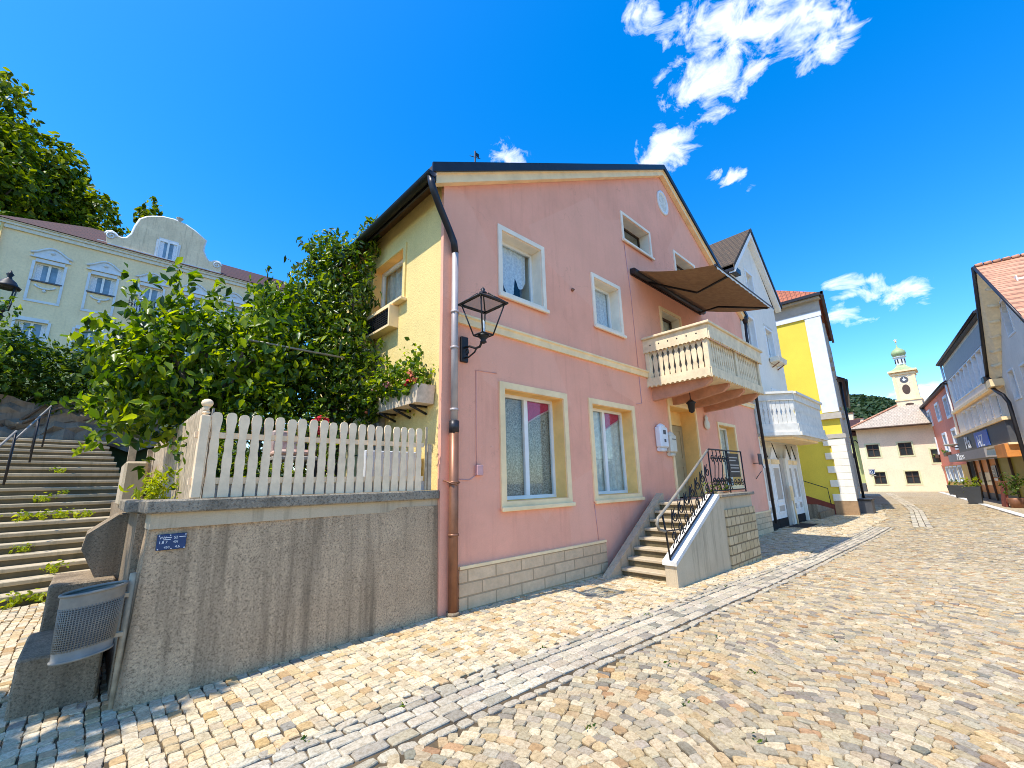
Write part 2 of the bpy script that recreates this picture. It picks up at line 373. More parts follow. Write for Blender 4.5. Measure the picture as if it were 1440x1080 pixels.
def wall(b, zlo, top, holes, depth=0, t=0, m=0):
    """wall sheet in plane t of b's frame: bottom zlo(s) ; top polyline [(s,z)..] ; rectangular holes (s0,s1,z0,z1)"""
    xs = sorted(set([p[0] for p in top] + [h[0] for h in holes] + [h[1] for h in holes]))
    xs = [x for x in xs if top[0][0] <= x <= top[-1][0]]
    def tz(x):
        for (a, za), (c, zc) in zip(top, top[1:]):
            if a <= x <= c: return za + (zc - za) * (x - a) / (c - a) if c > a else za
    lo = zlo if callable(zlo) else (lambda x: zlo)
    for xa, xb in zip(xs, xs[1:]):
        if xb - xa < 1e-6: continue
        hs = sorted([h for h in holes if h[0] <= xa + 1e-6 and h[1] >= xb - 1e-6], key=lambda h: h[2])
        a0, b0 = lo(xa), lo(xb)
        for h in hs:
            b.quad((xa, t, a0), (xb, t, b0), (xb, t, h[2]), (xa, t, h[2]), m=m); a0 = b0 = h[3]
        b.quad((xa, t, a0), (xb, t, b0), (xb, t, tz(xb)), (xa, t, tz(xa)), m=m)
def ringboxes(b, s0, s1, z0, z1, w, t0, t1, m=0, sides='lrtb'):
    if 'l' in sides: b.box(s0, s0 + w, t0, t1, z0, z1, m)
    if 'r' in sides: b.box(s1 - w, s1, t0, t1, z0, z1, m)
    if 't' in sides: b.box(s0 + w, s1 - w, t0, t1, z1 - w, z1, m)
    if 'b' in sides: b.box(s0 + w, s1 - w, t0, t1, z0, z0 + w, m)
def curtain(b, s0, s1, z0, z1, t, amp=.018, waves=7, m=0, hem=None):
    n = max(8, int((s1 - s0) * 40)); V = []; F = []
    for i in range(n + 1):
        u = i / n; s = s0 + (s1 - s0) * u; tt = t + amp * math.sin(u * waves * 2 * math.pi)
        zb = z0 if hem is None else hem(u)
        V += [(s, tt, zb), (s, tt, z1)]
    F = [(2 * i, 2 * i + 2, 2 * i + 3, 2 * i + 1) for i in range(n)]
    b.add(V, F, m, True)
def window(root, F, s0, s1, z0, z1, tw=.10, depth=.2, trim='cream', reveal='ochre', frame='white', mull=1, drape='lace', swag=False, sill=True, fw=.055, trans=0, proj=.03):
    """trim outer rectangle s0..s1,z0..z1 on wall plane t=0 (outward +t)"""
    a0, a1, c0, c1 = s0 + tw, s1 - tw, z0 + tw, z1 - tw
    w = B(F); ringboxes(w, s0, s1, z0, z1, tw - .004, -.02, proj, 0)
    d0 = -depth - .35
    w.box(a0 - .004, a0 + .008, d0, -.001, c0, c1, 1); w.box(a1 - .008, a1 + .004, d0, -.001, c0, c1, 1)
    w.box(a0 + .008, a1 - .008, d0, -.001, c1 - .008, c1 + .004, 1); w.box(a0 + .008, a1 - .008, d0, -.001, c0 - .004, c0 + .008, 1)
    w.quad((a0 - .1, d0, c0 - .1), (a1 + .1, d0, c0 - .1), (a1 + .1, d0, c1 + .1), (a0 - .1, d0, c1 + .1), m=2)
    wo = w.build('window', [trim, reveal, 'dark'], root)
    a0 += .008; a1 -= .008; c0 += .008; c1 -= .008
    f = B(F); ringboxes(f, a0, a1, c0, c1, fw, -depth - .05, -depth)
    xs = [a0 + fw] + [a0 + (a1 - a0) * (k + 1) / (mull + 1) for k in range(mull)] + [a1 - fw]
    for x in xs[1:-1]: f.box(x - fw * .8, x + fw * .8, -depth - .05, -depth + .006, c0 + fw, c1 - fw)
    if trans: f.box(a0 + fw, a1 - fw, -depth - .05, -depth + .004, trans - .025, trans + .025)
    f.build('frame', frame, wo)
    for xa, xb in zip(xs, xs[1:]):
        g = B(F); g.box(xa, xb, -depth - .03, -depth - .024, c0 + fw, c1 - fw); g.build('pane', 'glass', wo)
    if drape:
        c = B(F)
        if drape == 'scallop':
            W_ = a1 - a0
            def hem(u):
                k = min(2, int(u * 3)); v = u * 3 - k
                return c0 + (c1 - c0) * ((.30, .10, .32)[k] + .16 * abs(2 * v - 1) ** 2)
            curtain(c, a0 + .02, a1 - .12, c0, c1, -depth - .075, .012, 6, 0, hem); c.build('curtain', 'lace', wo)
        else: curtain(c, a0, a1, c0, c1, -depth - .075, .012, 8); c.build('curtain', drape, wo)
    if swag:
        xm = xs[1]; q = B(F); t = -depth - .06
        P = [(xm + .03, c1 - .02), (a1 - .03, c1 - .02), (a1 - .03, c1 - .16), ((xm + a1) / 2, c1 - .30), (xm + .03, c1 - .47)]
        q.prism(P, t, t - .012, 'xz'); q.build('swag', 'wine', wo)
        q = B(F); q.tube([(P[2][0], t + .004, P[2][1]), (P[3][0], t + .004, P[3][1]), (P[4][0], t + .004, P[4][1])], .014, 6); q.build('fringe', 'fringe', wo)
    if sill:
        q = B(F); q.bbox(s0 - .02, s1 + .02, proj, proj + .05, z0 - .035, z0 + .03, .008); q.build('sill', trim, wo)
    return wo
def leaves(name, C, Nrm, size, mat_, parent=None, kind=None, droop=.25, aspect=.55, fold=.18, jitter=.8, sv=.5):
    """C centres, Nrm preferred normals: pointed, folded leaf blades"""
    n = len(C); org = ORG.get(parent.name, np.zeros(3)) if parent else np.zeros(3)
    nr = Nrm + rng.normal(0, jitter, (n, 3)); nr /= np.linalg.norm(nr, axis=1)[:, None] + 1e-9
    d = rng.normal(0, 1, (n, 3)); d[:, 2] -= droop * 2; d -= nr * np.sum(d * nr, 1)[:, None]; d /= np.linalg.norm(d, axis=1)[:, None] + 1e-9
    w = np.cross(nr, d); L = size * (1 + rng.uniform(-sv, sv, n))[:, None]; Wd = L * aspect
    base = C - d * L * .5
    P = [base, base + d * L * .38 + w * Wd * .5, base + d * L * .42 - nr * L * fold * .5, base + d * L * .38 - w * Wd * .5,
         base + d * L * 1.0 - nr * L * fold, base + d * L * .72 + w * Wd * .33 - nr * L * fold * .3, base + d * L * .72 - w * Wd * .33 - nr * L * fold * .3]
    V = np.stack(P, 1).reshape(-1, 3) - org
    fs = np.array([(0, 2, 1), (0, 3, 2), (1, 2, 5), (2, 3, 6), (2, 4, 5), (2, 6, 4)])
    F = (fs[None] + (np.arange(n) * 7)[:, None, None]).reshape(-1, 3)
    me = bpy.data.meshes.new(name); me.vertices.add(len(V)); me.vertices.foreach_set('co', V.ravel())
    me.loops.add(F.size); me.loops.foreach_set('vertex_index', F.ravel().astype(np.int32))
    me.polygons.add(len(F)); me.polygons.foreach_set('loop_start', np.arange(0, F.size, 3, dtype=np.int32)); me.polygons.foreach_set('loop_total', np.full(len(F), 3, np.int32))
    me.materials.append(M[mat_]); me.update(calc_edges=True); me.validate()
    o = bpy.data.objects.new(name, me); COL.objects.link(o)
    if parent: o.parent = parent
    ORG[o.name] = org
    if kind: o['kind'] = kind
    return o
def cloud_pts(blobs, n, shell=.55, sprig=.25, spl=.35):
    """points + outward normals in a union of ellipsoids (cx,cy,cz,rx,ry,rz); uneven outline with sprigs"""
    bl = np.array(blobs, float); vol = (bl[:, 3] * bl[:, 4] * bl[:, 5]) ** .75; k = rng.choice(len(bl), n, p=vol / vol.sum())
    u = rng.normal(0, 1, (n, 3)); u /= np.linalg.norm(u, axis=1)[:, None]
    lump = 1 + .16 * np.sin(u[:, 0] * 5 + k) * np.sin(u[:, 1] * 6 + 2 * k) + .12 * np.sin(u[:, 2] * 9 + 3 * k)
    r = (shell + (1 - shell) * rng.random(n) ** .6) * lump
    C = bl[k, :3] + u * r[:, None] * bl[k, 3:]
    m = int(n * sprig); g = rng.integers(0, n, max(1, m // 9)); sd = u[g] + np.array((0, 0, .5)) + rng.normal(0, .4, (len(g), 3)); sd /= np.linalg.norm(sd, axis=1)[:, None]
    idx = rng.integers(0, len(g), m); tt = rng.random(m)
    C[:m] = C[g][idx] + sd[idx] * (tt * spl)[:, None] + rng.normal(0, .03, (m, 3))
    u = u + np.array((0, 0, .7)); return C, u
def text_mesh(txt, size, F, s, t, z, mat_, parent, name='lettering', ext=.004, sx=1, flip=False):
    cu = bpy.data.curves.new('tmp_text', 'FONT'); cu.body = txt; cu.size = size; cu.extrude = ext
    o = bpy.data.objects.new('tmp_text', cu); COL.objects.link(o)
    dg = bpy.context.evaluated_depsgraph_get(); me = bpy.data.meshes.new_from_object(o.evaluated_get(dg))
    bpy.data.objects.remove(o); bpy.data.curves.remove(cu)
    V = np.array([v.co[:] for v in me.vertices]); 
    L = np.stack([s + (-1 if flip else 1) * V[:, 0] * sx, t + V[:, 2], z + V[:, 1]], 1)
    b = B(F); b.add(L, [list(p.vertices) for p in me.polygons]); bpy.data.meshes.remove(me)
    return b.build(name, mat_, parent)
def gz(x): return 0. if x < 3.3 else (-.0135 * (x - 3.3) if x < 16.5 else -.178)
gzv = np.vectorize(gz)
# ------------------------------------------------------------------ camera, light, sky
f_, pit, rol, yaw = 600.37, .22863, -.024777, .80673
fw = Vector((math.cos(yaw) * math.cos(pit), math.sin(yaw) * math.cos(pit), math.sin(pit)))
r0 = Vector((math.sin(yaw), -math.cos(yaw), 0)); u0 = r0.cross(fw)
rt = r0 * math.cos(rol) + u0 * math.sin(rol); up = u0 * math.cos(rol) - r0 * math.sin(rol)
cam = bpy.data.cameras.new('camera'); co = bpy.data.objects.new('camera', cam); COL.objects.link(co)
mt = Matrix((rt, up, -fw)).transposed().to_4x4(); mt.translation = (0, 0, 1.6); co.matrix_world = mt
cam.sensor_width = 36; cam.lens = f_ / 1440 * 36; cam.clip_start = .05; cam.clip_end = 3000; sc.camera = co
EL, AZ = R(62), R(3.6)          # sun: from -x, slightly behind the pink facade
S = Vector((-math.cos(EL) * math.cos(AZ), math.cos(EL) * math.sin(AZ), math.sin(EL)))
sl = bpy.data.lights.new('sun', 'SUN'); so = bpy.data.objects.new('sun', sl); COL.objects.link(so)
so.rotation_euler = S.to_track_quat('Z', 'Y').to_euler(); sl.energy = SUN; sl.angle = R(.5); sl.color = (1, .95, .86)
wd = bpy.data.worlds.new('World'); sc.world = wd; wd.use_nodes = True; nt = wd.node_tree; nt.nodes.clear()
sky = N(nt, 'ShaderNodeTexSky', sky_type='NISHITA'); sky.sun_disc = False; sky.sun_elevation = EL
sky.sun_rotation = math.atan2(S.x, S.y); sky.altitude = 300; sky.air_density = 1.0; sky.dust_density = .6; sky.ozone_density = 2.2
hs = N(nt, 'ShaderNodeHueSaturation'); hs.inputs['Saturation'].default_value = SKYSAT; hs.inputs['Hue'].default_value = .504
nt.links.new(sky.outputs[0], hs.inputs['Color'])
bg = N(nt, 'ShaderNodeBackground'); bg.inputs[1].default_value = SKY
out = N(nt, 'ShaderNodeOutputWorld'); nt.links.new(bg.outputs[0], out.inputs[0])
tc = N(nt, 'ShaderNodeTexCoord'); VD = tc.outputs['Generated']
# cumulus puffs: direction of the centre is implied by the two axes they are measured along
CL = [((4.68, -9.57, -3.09), (17.03, 14.06, -17.72), (.678, .097, .729), 1.05), ((3.07, -16.32, 1.18), (14.59, 1.65, -15.08), (.697, .181, .694), 1.),
      ((23.57, -29.32, -7.95), (26.64, 29.11, -28.37), (.569, .244, .785), .95), ((-3.79, -31.17, 5.85), (48.31, -16.02, -54.07), (.75, .033, .661), .7),
      ((5.9, -19.01, 2.1), (23.8, 4.17, -29.1), (.719, .293, .63), .95), ((6.9, -48.08, 9.29), (33.24, -4.1, -45.91), (.799, .223, .559), .9),
      ((9.59, -88.55, 17.79), (59.11, -11.14, -87.33), (.823, .196, .532), .6), ((22.43, -11.71, -8.0), (6.19, 35.33, -34.34), (.52, .547, .656), .75),
      ((1.99, -25.23, -3.27), (15.24, 7.46, -48.29), (.951, .035, .306), .95), ((4.28, -33.06, -1.48), (18.04, 5.06, -61.03), (.951, .11, .29), .85),
      ((3.49, -31.92, -.91), (40.47, 7.93, -122.6), (.944, .094, .318), .55), ((4.6, -47.05, -1.75), (41.64, 9.67, -150.72), (.959, .084, .27), .5),
      ((.9, -19.85, -.77), (8.92, 3.07, -68.84), (.991, .04, .13), 1.), ((2.5, -17.67, -3.66), (31.26, 23.66, -92.81), (.941, .064, .333), .5),
      ((12.17, -17.44, -6.18), (22.69, 24.84, -25.44), (.639, .181, .747), .85), ((4.07, -16.39, -2.86), (21.97, 9.51, -23.23), (.714, .055, .698), .9)]
def math_(op, a, b=None):
    m = N(nt, 'ShaderNodeMath', operation=op)
    for i, v in enumerate((a, b)):
        if v is None: continue
        if isinstance(v, bpy.types.NodeSocket): nt.links.new(v, m.inputs[i])
        else: m.inputs[i].default_value = v
    return m.outputs[0]
tot = None
for A, Bv, Cc, amp in CL:
    cb = N(nt, 'ShaderNodeCombineXYZ')
    for i, ax in enumerate((A, Bv)):
        d = N(nt, 'ShaderNodeVectorMath', operation='DOT_PRODUCT'); nt.links.new(VD, d.inputs[0]); d.inputs[1].default_value = tuple(x * .66 for x in ax); nt.links.new(d.outputs['Value'], cb.inputs[i])
    ln = N(nt, 'ShaderNodeVectorMath', operation='LENGTH'); nt.links.new(cb.outputs[0], ln.inputs[0])
    v = math_('MULTIPLY', math_('MAXIMUM', math_('SUBTRACT', 1.35, ln.outputs['Value']), 0.), amp)
    tot = v if tot is None else math_('MAXIMUM', tot, v)
mp = N(nt, 'ShaderNodeMapping'); mp.inputs['Scale'].default_value = (1, 1, 1.6); nt.links.new(VD, mp.inputs[0])
n1 = N(nt, 'ShaderNodeTexNoise'); n1.inputs['Scale'].default_value = 15; n1.inputs['Detail'].default_value = 9; n1.inputs['Roughness'].default_value = .62; n1.inputs['Distortion'].default_value = .5
nt.links.new(mp.outputs[0], n1.inputs['Vector'])
dn = math_('ADD', math_('MULTIPLY', math_('MINIMUM', tot, 1.), .62), math_('MULTIPLY', math_('SUBTRACT', n1.outputs['Fac'], .5), 2.1))
den = ramp(nt, dn, [(.27, 0.), (.5, .45), (.9, 1.)])
n2 = N(nt, 'ShaderNodeTexNoise'); n2.inputs['Scale'].default_value = 34; n2.inputs['Detail'].default_value = 6; nt.links.new(mp.outputs[0], n2.inputs['Vector'])
ccol = mix(nt, ramp(nt, n2.outputs['Fac'], [(.38, 0.), (.62, 1.)]), (CLOUD * .72, CLOUD * .77, CLOUD * .84), (CLOUD, CLOUD * .99, CLOUD * .97))
gate = ramp(nt, tot, [(.02, 0.), (.2, 1.)])
den = math_('MULTIPLY', den, gate)
cl = mix(nt, den, hs.outputs[0], ccol)
nt.links.new(cl, bg.inputs[0])
sc.view_settings.view_transform = 'Standard'; sc.view_settings.look = 'None'; sc.view_settings.gamma = 1; sc.view_settings.exposure = EXPO
sc.cycles.max_bounces = 7; sc.cycles.transparent_max_bounces = 12; sc.cycles.use_denoising = True; sc.cycles.filter_width = .95
# ------------------------------------------------------------------ ground and paving
def gut_in(x): return np.interp(x, [-6, 1, 3.6, 6.8, 11.6, 19.8], [3.3, 3.18, 3.03, 2.93, 2.68, 2.62])
def gut_out(x): return np.interp(x, [-6, 1.4, 2.6, 4.8, 9.1, 19.8], [3.0, 2.71, 2.60, 2.48, 2.33, 2.12])
def kerb(x): return np.interp(x, [0, 26.3, 60.2, 70], [-4.1, -1.07, 2.8, 3.9])
def gmat():
    m, nt, p, o = newmat('far_cobbles')
    v = pos(nt)
    vo = N(nt, 'ShaderNodeTexVoronoi', feature='F1'); vo.inputs['Scale'].default_value = 8; nt.links.new(v, vo.inputs['Vector'])
    ve = N(nt, 'ShaderNodeTexVoronoi', feature='DISTANCE_TO_EDGE'); ve.inputs['Scale'].default_value = 8; nt.links.new(v, ve.inputs['Vector'])
    sp = N(nt, 'ShaderNodeSeparateColor'); nt.links.new(vo.outputs['Color'], sp.inputs[0])
    c = ramp(nt, sp.outputs[0], [(0., (.33, .28, .2)), (.35, (.43, .34, .2)), (.7, (.42, .3, .15)), (1., (.5, .42, .28))])
    c = mix(nt, ramp(nt, ve.outputs['Distance'], [(.03, 1.), (.1, 0.)]), c, (.16, .12, .075))
    c = mix(nt, ramp(nt, noise(nt, v, .35, 4), [(.35, 0.), (.65, .35)]), c, (.55, .46, .33))
    nt.links.new(c, p.inputs['Base Color']); p.inputs['Roughness'].default_value = .85
    bump(nt, p, ramp(nt, ve.outputs['Distance'], [(.0, 0.), (.15, 1.)]), .5, .02)
    return m
M['far_cobbles'] = gmat()
m, nt_, p_, o_ = newmat('sandy_joints')
v_ = pos(nt_); nt_.links.new(mix(nt_, ramp(nt_, noise(nt_, v_, 3, 6, .7), [(.4, 0.), (.6, 1.)]), (.13, .09, .045), (.05, .036, .018)), p_.inputs['Base Color']); p_.inputs['Roughness'].default_value = .95
M['joint'] = m
m, nt_, p_, o_ = newmat('natural_stone_setts')
at = N(nt_, 'ShaderNodeAttribute', attribute_name='stone'); v_ = pos(nt_)
c_ = mix(nt_, ramp(nt_, noise(nt_, v_, 45, 5, .75), [(.38, .75), (.58, 0.)]), at.outputs['Color'], mix(nt_, 1., at.outputs['Color'], (.5, .45, .38), 'MULTIPLY'))
c_ = mix(nt_, ramp(nt_, noise(nt_, v_, .8, 4, .6), [(.4, 0.), (.75, .3)]), c_, (.50, .39, .24))
nt_.links.new(c_, p_.inputs['Base Color']); p_.inputs['Roughness'].default_value = .72; p_.inputs['Specular IOR Level'].default_value = .3
bump(nt_, p_, noise(nt_, v_, 55, 5, .7), .55, .006)
M['sett'] = m
def sheet(name, xs, ys, zf, mat_, kind='structure', parent=None):
    X, Y = np.meshgrid(xs, ys); Z = zf(X, Y); V = np.stack([X, Y, Z], -1).reshape(-1, 3); w = len(xs)
    F = [(j * w + i, j * w + i + 1, (j + 1) * w + i + 1, (j + 1) * w + i) for j in range(len(ys) - 1) for i in range(w - 1)]
    b = B(); b.add(V, F, 0, True); return b.build(name, mat_, parent, kind, False)
xs = np.array([-600, -200, -60, -20, -8, 0, 3.3, 5, 7, 9, 11, 13, 14.5, 15.5, 16.5, 18, 22, 34])
sheet('street_bed', xs, np.array([-600, -100, -20, -6, 0, 5, 12, 30, 100, 600]), lambda X, Y: gzv(X) - .003, 'joint')
sheet('ground', np.array([33.9, 45, 60, 80, 150, 600]), np.array([-600, -100, -20, -6, 0, 5, 12, 30, 100, 600]), lambda X, Y: 0 * X - .178, 'far_cobbles')
def setts(name, cx, cy, ang, lx, ly, col, zt, lod, tilt=.06, rnd=.3):
    n = len(cx)
    if lod == 0:
        k = 8; c = np.array([(1, -1 + rnd), (1, 1 - rnd), (1 - rnd, 1), (-1 + rnd, 1), (-1, 1 - rnd), (-1, -1 + rnd), (-1 + rnd, -1), (1 - rnd, -1)])
    else: k = 4; c = np.array([(1, -1), (1, 1), (-1, 1), (-1, -1)])
    q = c[None] * np.stack([lx, ly], 1)[:, None, :] * .5 * (1 + rng.normal(0, .05, (n, k, 1)))
    tx, ty = rng.normal(0, tilt, n), rng.normal(0, tilt, n)
    def ring(s, dz, flat):
        px, py = q[..., 0] * s, q[..., 1] * s
        z = zt[:, None] + dz + (tx[:, None] * px + ty[:, None] * py if flat else 0)
        X = cx[:, None] + px * np.cos(ang)[:, None] - py * np.sin(ang)[:, None]; Y = cy[:, None] + px * np.sin(ang)[:, None] + py * np.cos(ang)[:, None]
        return np.stack([X, Y, z + gzf(X)], -1)
    rings = [ring(1, -.03, False), ring(1., .0, True), ring(.90, .007, True)] if lod == 0 else [ring(1, -.02, False), ring(.92, .007, True)]
    nr = len(rings); V = np.concatenate(rings, 1).reshape(-1, 3)
    fs = []; 
    side = np.array([(r * k + i, r * k + (i + 1) % k, (r + 1) * k + (i + 1) % k, (r + 1) * k + i) for r in range(nr - 1) for i in range(k)])
    top = np.arange((nr - 1) * k, nr * k)[None]
    off = (np.arange(n) * nr * k)[:, None, None]
    Q = (side[None] + off).reshape(-1, 4); T = (top[None] + off).reshape(-1, k)
    loops = np.concatenate([Q.ravel(), T.ravel()]).astype(np.int32); tot_ = np.concatenate([np.full(len(Q), 4), np.full(len(T), k)]).astype(np.int32)
    st = np.concatenate([[0], np.cumsum(tot_)[:-1]]).astype(np.int32)
    me = bpy.data.meshes.new(name); me.vertices.add(len(V)); me.vertices.foreach_set('co', V.ravel()); me.loops.add(len(loops)); me.loops.foreach_set('vertex_index', loops)
    me.polygons.add(len(tot_)); me.polygons.foreach_set('loop_start', st); me.polygons.foreach_set('loop_total', tot_)
    me.polygons.foreach_set('use_smooth', np.full(len(tot_), False))
    me.materials.append(M['sett']); me.update(calc_edges=True)
    a = me.color_attributes.new('stone', 'FLOAT_COLOR', 'POINT'); cc = np.concatenate([np.repeat(col, nr * k, 0), np.ones((len(V), 1))], 1); a.data.foreach_set('color', cc.ravel())
    return me
def gzf(X): return np.where(X < 3.3, 0, np.where(X < 16.5, -.0135 * (X - 3.3), -.178))
def pick(n, pal):
    w = np.array([p[0] for p in pal]); c = np.array([p[1] for p in pal]); k = rng.choice(len(pal), n, p=w / w.sum())
    return np.clip(c[k] * rng.uniform(.80, 1.14, (n, 1)) + rng.normal(0, .005, (n, 3)), .02, .9)
PAL_A = [(5, (.66, .53, .33)), (4, (.70, .58, .385)), (2, (.62, .45, .235)), (.8, (.52, .34, .15)), (.5, (.36, .315, .24))]
PAL_C = [(6, (.50, .395, .235)), (3, (.52, .365, .18)), (.9, (.43, .25, .11)), (3.4, (.41, .345, .24)), (1.3, (.26, .222, .165)), (2.4, (.60, .49, .31))]
PAL_G = [(5, (.58, .505, .37)), (3, (.52, .455, .34)), (1, (.33, .295, .23)), (1, (.50, .42, .29))]
PAL_GE = [(4, (.49, .425, .31)), (2, (.52, .455, .34)), (1, (.38, .335, .25))]
def place(name, cx, cy, ang, lx, ly, pal, rnd=.3, tilt=.06, z=.006):
    cx, cy, ang, lx, ly = map(np.asarray, (cx, cy, ang, lx, ly)); col = pick(len(cx), pal); d = np.hypot(cx, cy)
    zt = z + rng.normal(0, .0018, len(cx)); mes = []
    for lod, sel in ((0, d < 12), (1, d >= 12)):
        if sel.any(): mes.append(setts(name, cx[sel], cy[sel], ang[sel], lx[sel], ly[sel], col[sel], zt[sel], lod, tilt, rnd))
    for me in mes:
        o = bpy.data.objects.new(name, me); COL.objects.link(o); o['kind'] = 'structure'
def rows(x0, x1, px, yl, yh, py, keep=None):
    cx, cy, an, lx, ly = [], [], [], [], []
    x = x0; 
    while x < x1:
        w = px * random.uniform(.95, 1.06); y = yl(x) + random.uniform(-py, 0); ph = x * .35
        while y < yh(x):
            l = py * random.uniform(.8, 1.25)
            xx = x + w / 2 + .012 * math.sin(y * 2.2 + ph) + random.gauss(0, .004); yy = y + l / 2
            if yl(x) < yy < yh(x) and (keep is None or keep(xx, yy)):
                cx.append(xx); cy.append(yy); an.append(random.gauss(0, .045)); lx.append(w - .004 - random.random() * .004); ly.append(l - .004 - random.random() * .005)
            y += l
        x += w
    return cx, cy, an, lx, ly
a1 = rows(.1, 16.4, .086, lambda x: gut_in(x) + .16, lambda x: 4.92 if x > .3 else 9.95, .105)
a2 = rows(-4, .1, .086, lambda x: gut_in(x) + .16, lambda x: 10.0, .105)
a3 = rows(16.4, 34, .125, lambda x: float(gut_in(x)) + .16 if x < 19.8 else 2.75 + .13 * max(0, x - 24), lambda x: 4.95 if x < 22.4 else (9. if x < 25 else 4.1 + .1 * (x - 25)), .145)
place('pavement', *[sum(t, []) for t in zip(a1, a2, a3)], PAL_A, .2, .05)
# gutter: a double course of large flat slabs between rows of small dark setts
g = [[], [], [], [], []]; e = [[], [], [], [], []]
def put(L, *v): [l.append(x) for l, x in zip(L, v)]
for k in range(3):
    x = -5.
    while x < 19.8:
        l = random.uniform(.13, .24); xm = x + l / 2; a = gut_in(xm) - .0; c = gut_out(xm) + .13; w = (a - c) / 3
        put(g, xm, c + w * (k + .5), -.03 + random.gauss(0, .02), l - .009, w - .009); x += l
for off, side in ((.05, 1), (.135, 1), (.05, 0)):
    x = -5.
    while x < 19.8:
        l = random.uniform(.12, .19); xm = x + l / 2; y = gut_in(xm) + off if side else gut_out(xm) + off
        put(e, xm, y + random.gauss(0, .004), -.03 + random.gauss(0, .03), l - .009, .076); x += l
gx = np.linspace(20.6, 56, 130); gy = np.interp(gx, [20.4, 29.3, 35, 41, 52, 57], [1.47, 2.22, 2.95, 3.8, 5.35, 6.1])
for k in range(3):
    for i in range(len(gx) - 1):
        an_ = math.atan2(gy[i + 1] - gy[i], gx[i + 1] - gx[i])
        put(g, gx[i] - math.sin(an_) * (k - 1) * .17, gy[i] + math.cos(an_) * (k - 1) * .17, an_, .25, .155)
place('gutter', *g, PAL_G, .18, .025, .004); place('gutter_edging', *e, PAL_GE, .35)
# street: segmental arcs of small mixed setts
cx, cy, an, lx, ly = [], [], [], [], []
Wd = 1.3; px = .082
for j in range(-40, 430):
    x0 = j * px; big = 1. if x0 < 18 else 1.25
    if x0 > 18 and j % 5 == 0: continue
    y = -4.2 + random.uniform(0, .12)
    while y < 4.2:
        l = .094 * random.uniform(.78, 1.25) * big; ym = y + l / 2; u = (ym / Wd) % 1 - .5
        sl_ = .62 * math.sin(math.pi * u) * .9; sec = math.sqrt(1 + (.26 * math.pi / Wd * math.sin(math.pi * u)) ** 2); x = x0 + .26 * math.cos(math.pi * u) + random.gauss(0, .007)
        hi = gut_out(x) - .005 if x < 19.8 else (2.7 + .13 * max(0, x - 24))
        kb = float(kerb(x)) + .1
        gl = float(np.interp(x, [20.4, 29.3, 35], [1.47, 2.22, 2.95]))
        if kb < ym < hi and x > -4 and not (x > 20.4 and abs(ym - gl) < .28):
            cx.append(x); cy.append(ym); an.append(math.atan(.26 * math.pi / Wd * math.sin(math.pi * u)) + random.gauss(0, .06))
            lx.append((px / sec - .001 - random.random() * .004) * (1 if x0 < 18 else 1.2)); ly.append(l * sec - .004)
        y += l * .97
place('street', cx, cy, an, lx, ly, PAL_C, .3, .055)
# right-hand kerb and footway
kx = np.linspace(8, 58, 60); b = B()
for i in range(len(kx) - 1):
    xa, xb = kx[i] + .01, kx[i + 1] - .01; ya, yb = float(kerb(xa)), float(kerb(xb))
    b.prism([(xa, ya), (xb, yb), (xb, yb - .3), (xa, ya - .3)], gz(xa) - .05, gz(xa) + .028, 'xy')
b.build('kerb', 'capwhite', None, 'structure')
b = B(); xx = np.linspace(5, 60, 30); V = [(x, float(kerb(x)) - .31, gz(x) + .018) for x in xx] + [(x, float(kerb(x)) - 14, gz(x) + .018) for x in xx]
b.add(V, [(i, i + 1, 30 + i + 1, 30 + i) for i in range(29)]); b.build('footway', 'far_cobbles', None, 'structure', False)
# weeds in the joints
def tuft(name, spots, n, size, h, mat_, spread):
    C = []; 
    for (x, y, z) in spots:
        c = rng.normal(0, 1, (n, 3)) * np.array((spread, spread, h * .4)) + np.array((x, y, z + h * .5)); C.append(c)
    C = np.concatenate(C); return leaves(name, C, np.tile((0, 0, .6), (len(C), 1)), size, mat_, None, 'stuff', -.3, .35)
sp = [(x, float(gut_in(x)) + .17 + random.gauss(0, .08), gz(x)) for x in [1.2, 1.9, 3.4, 5.1, 7.3]] + [(x, float(gut_out(x)) - random.random() * 1.2, gz(x)) for x in [2.1, 2.6, 3.3, 3.9, 4.2, 4.9, 5.6, 6.4]] + [(1.3, 1.6, 0), (2.5, .9, 0), (3.2, 1.2, 0)]
tuft('joint_weeds', sp, 9, .035, .03, 'leafvine', .03)
# ------------------------------------------------------------------ pink house
Y0 = 4.887
FP = Frame((0, Y0, 0), (1, 0, 0), (0, -1, 0)); FY = Frame((3.32, Y0, 0), (0, 1, 0), (-1, 0, 0))
pk = thing('house', 'pink gabled corner house with a yellow side wall and a wooden balcony', 'house', (9.9, 7.5, 0))
WIN = [(4.39, 6.05, 1.23, 3.18), (6.71, 8.38, 1.23, 3.19), (4.42, 5.60, 4.66, 5.99), (7.10, 8.23, 4.76, 6.0), (8.56, 10.02, 7.36, 8.19),
       (11.36, 12.82, 7.36, 8.19), (10.09, 11.33, 4.02, 6.06), (12.95, 14.35, 1.3, 3.22)]
def inner(w, t): return (w[0] + t, w[1] - t, w[2] + t, w[3] - t)
DOOR = (10.05, 11.5, 1.15, 3.40)
b = B(FP); wall(b, lambda x: gz(x) - .15, [(3.32, 6.32), (11.05, 10.64), (16.45, 7.52)], [inner(w, .11) for w in WIN[:2]] + [inner(w, .09) for w in WIN[2:6]] + [inner(WIN[6], .09), inner(WIN[7], .09), DOOR])
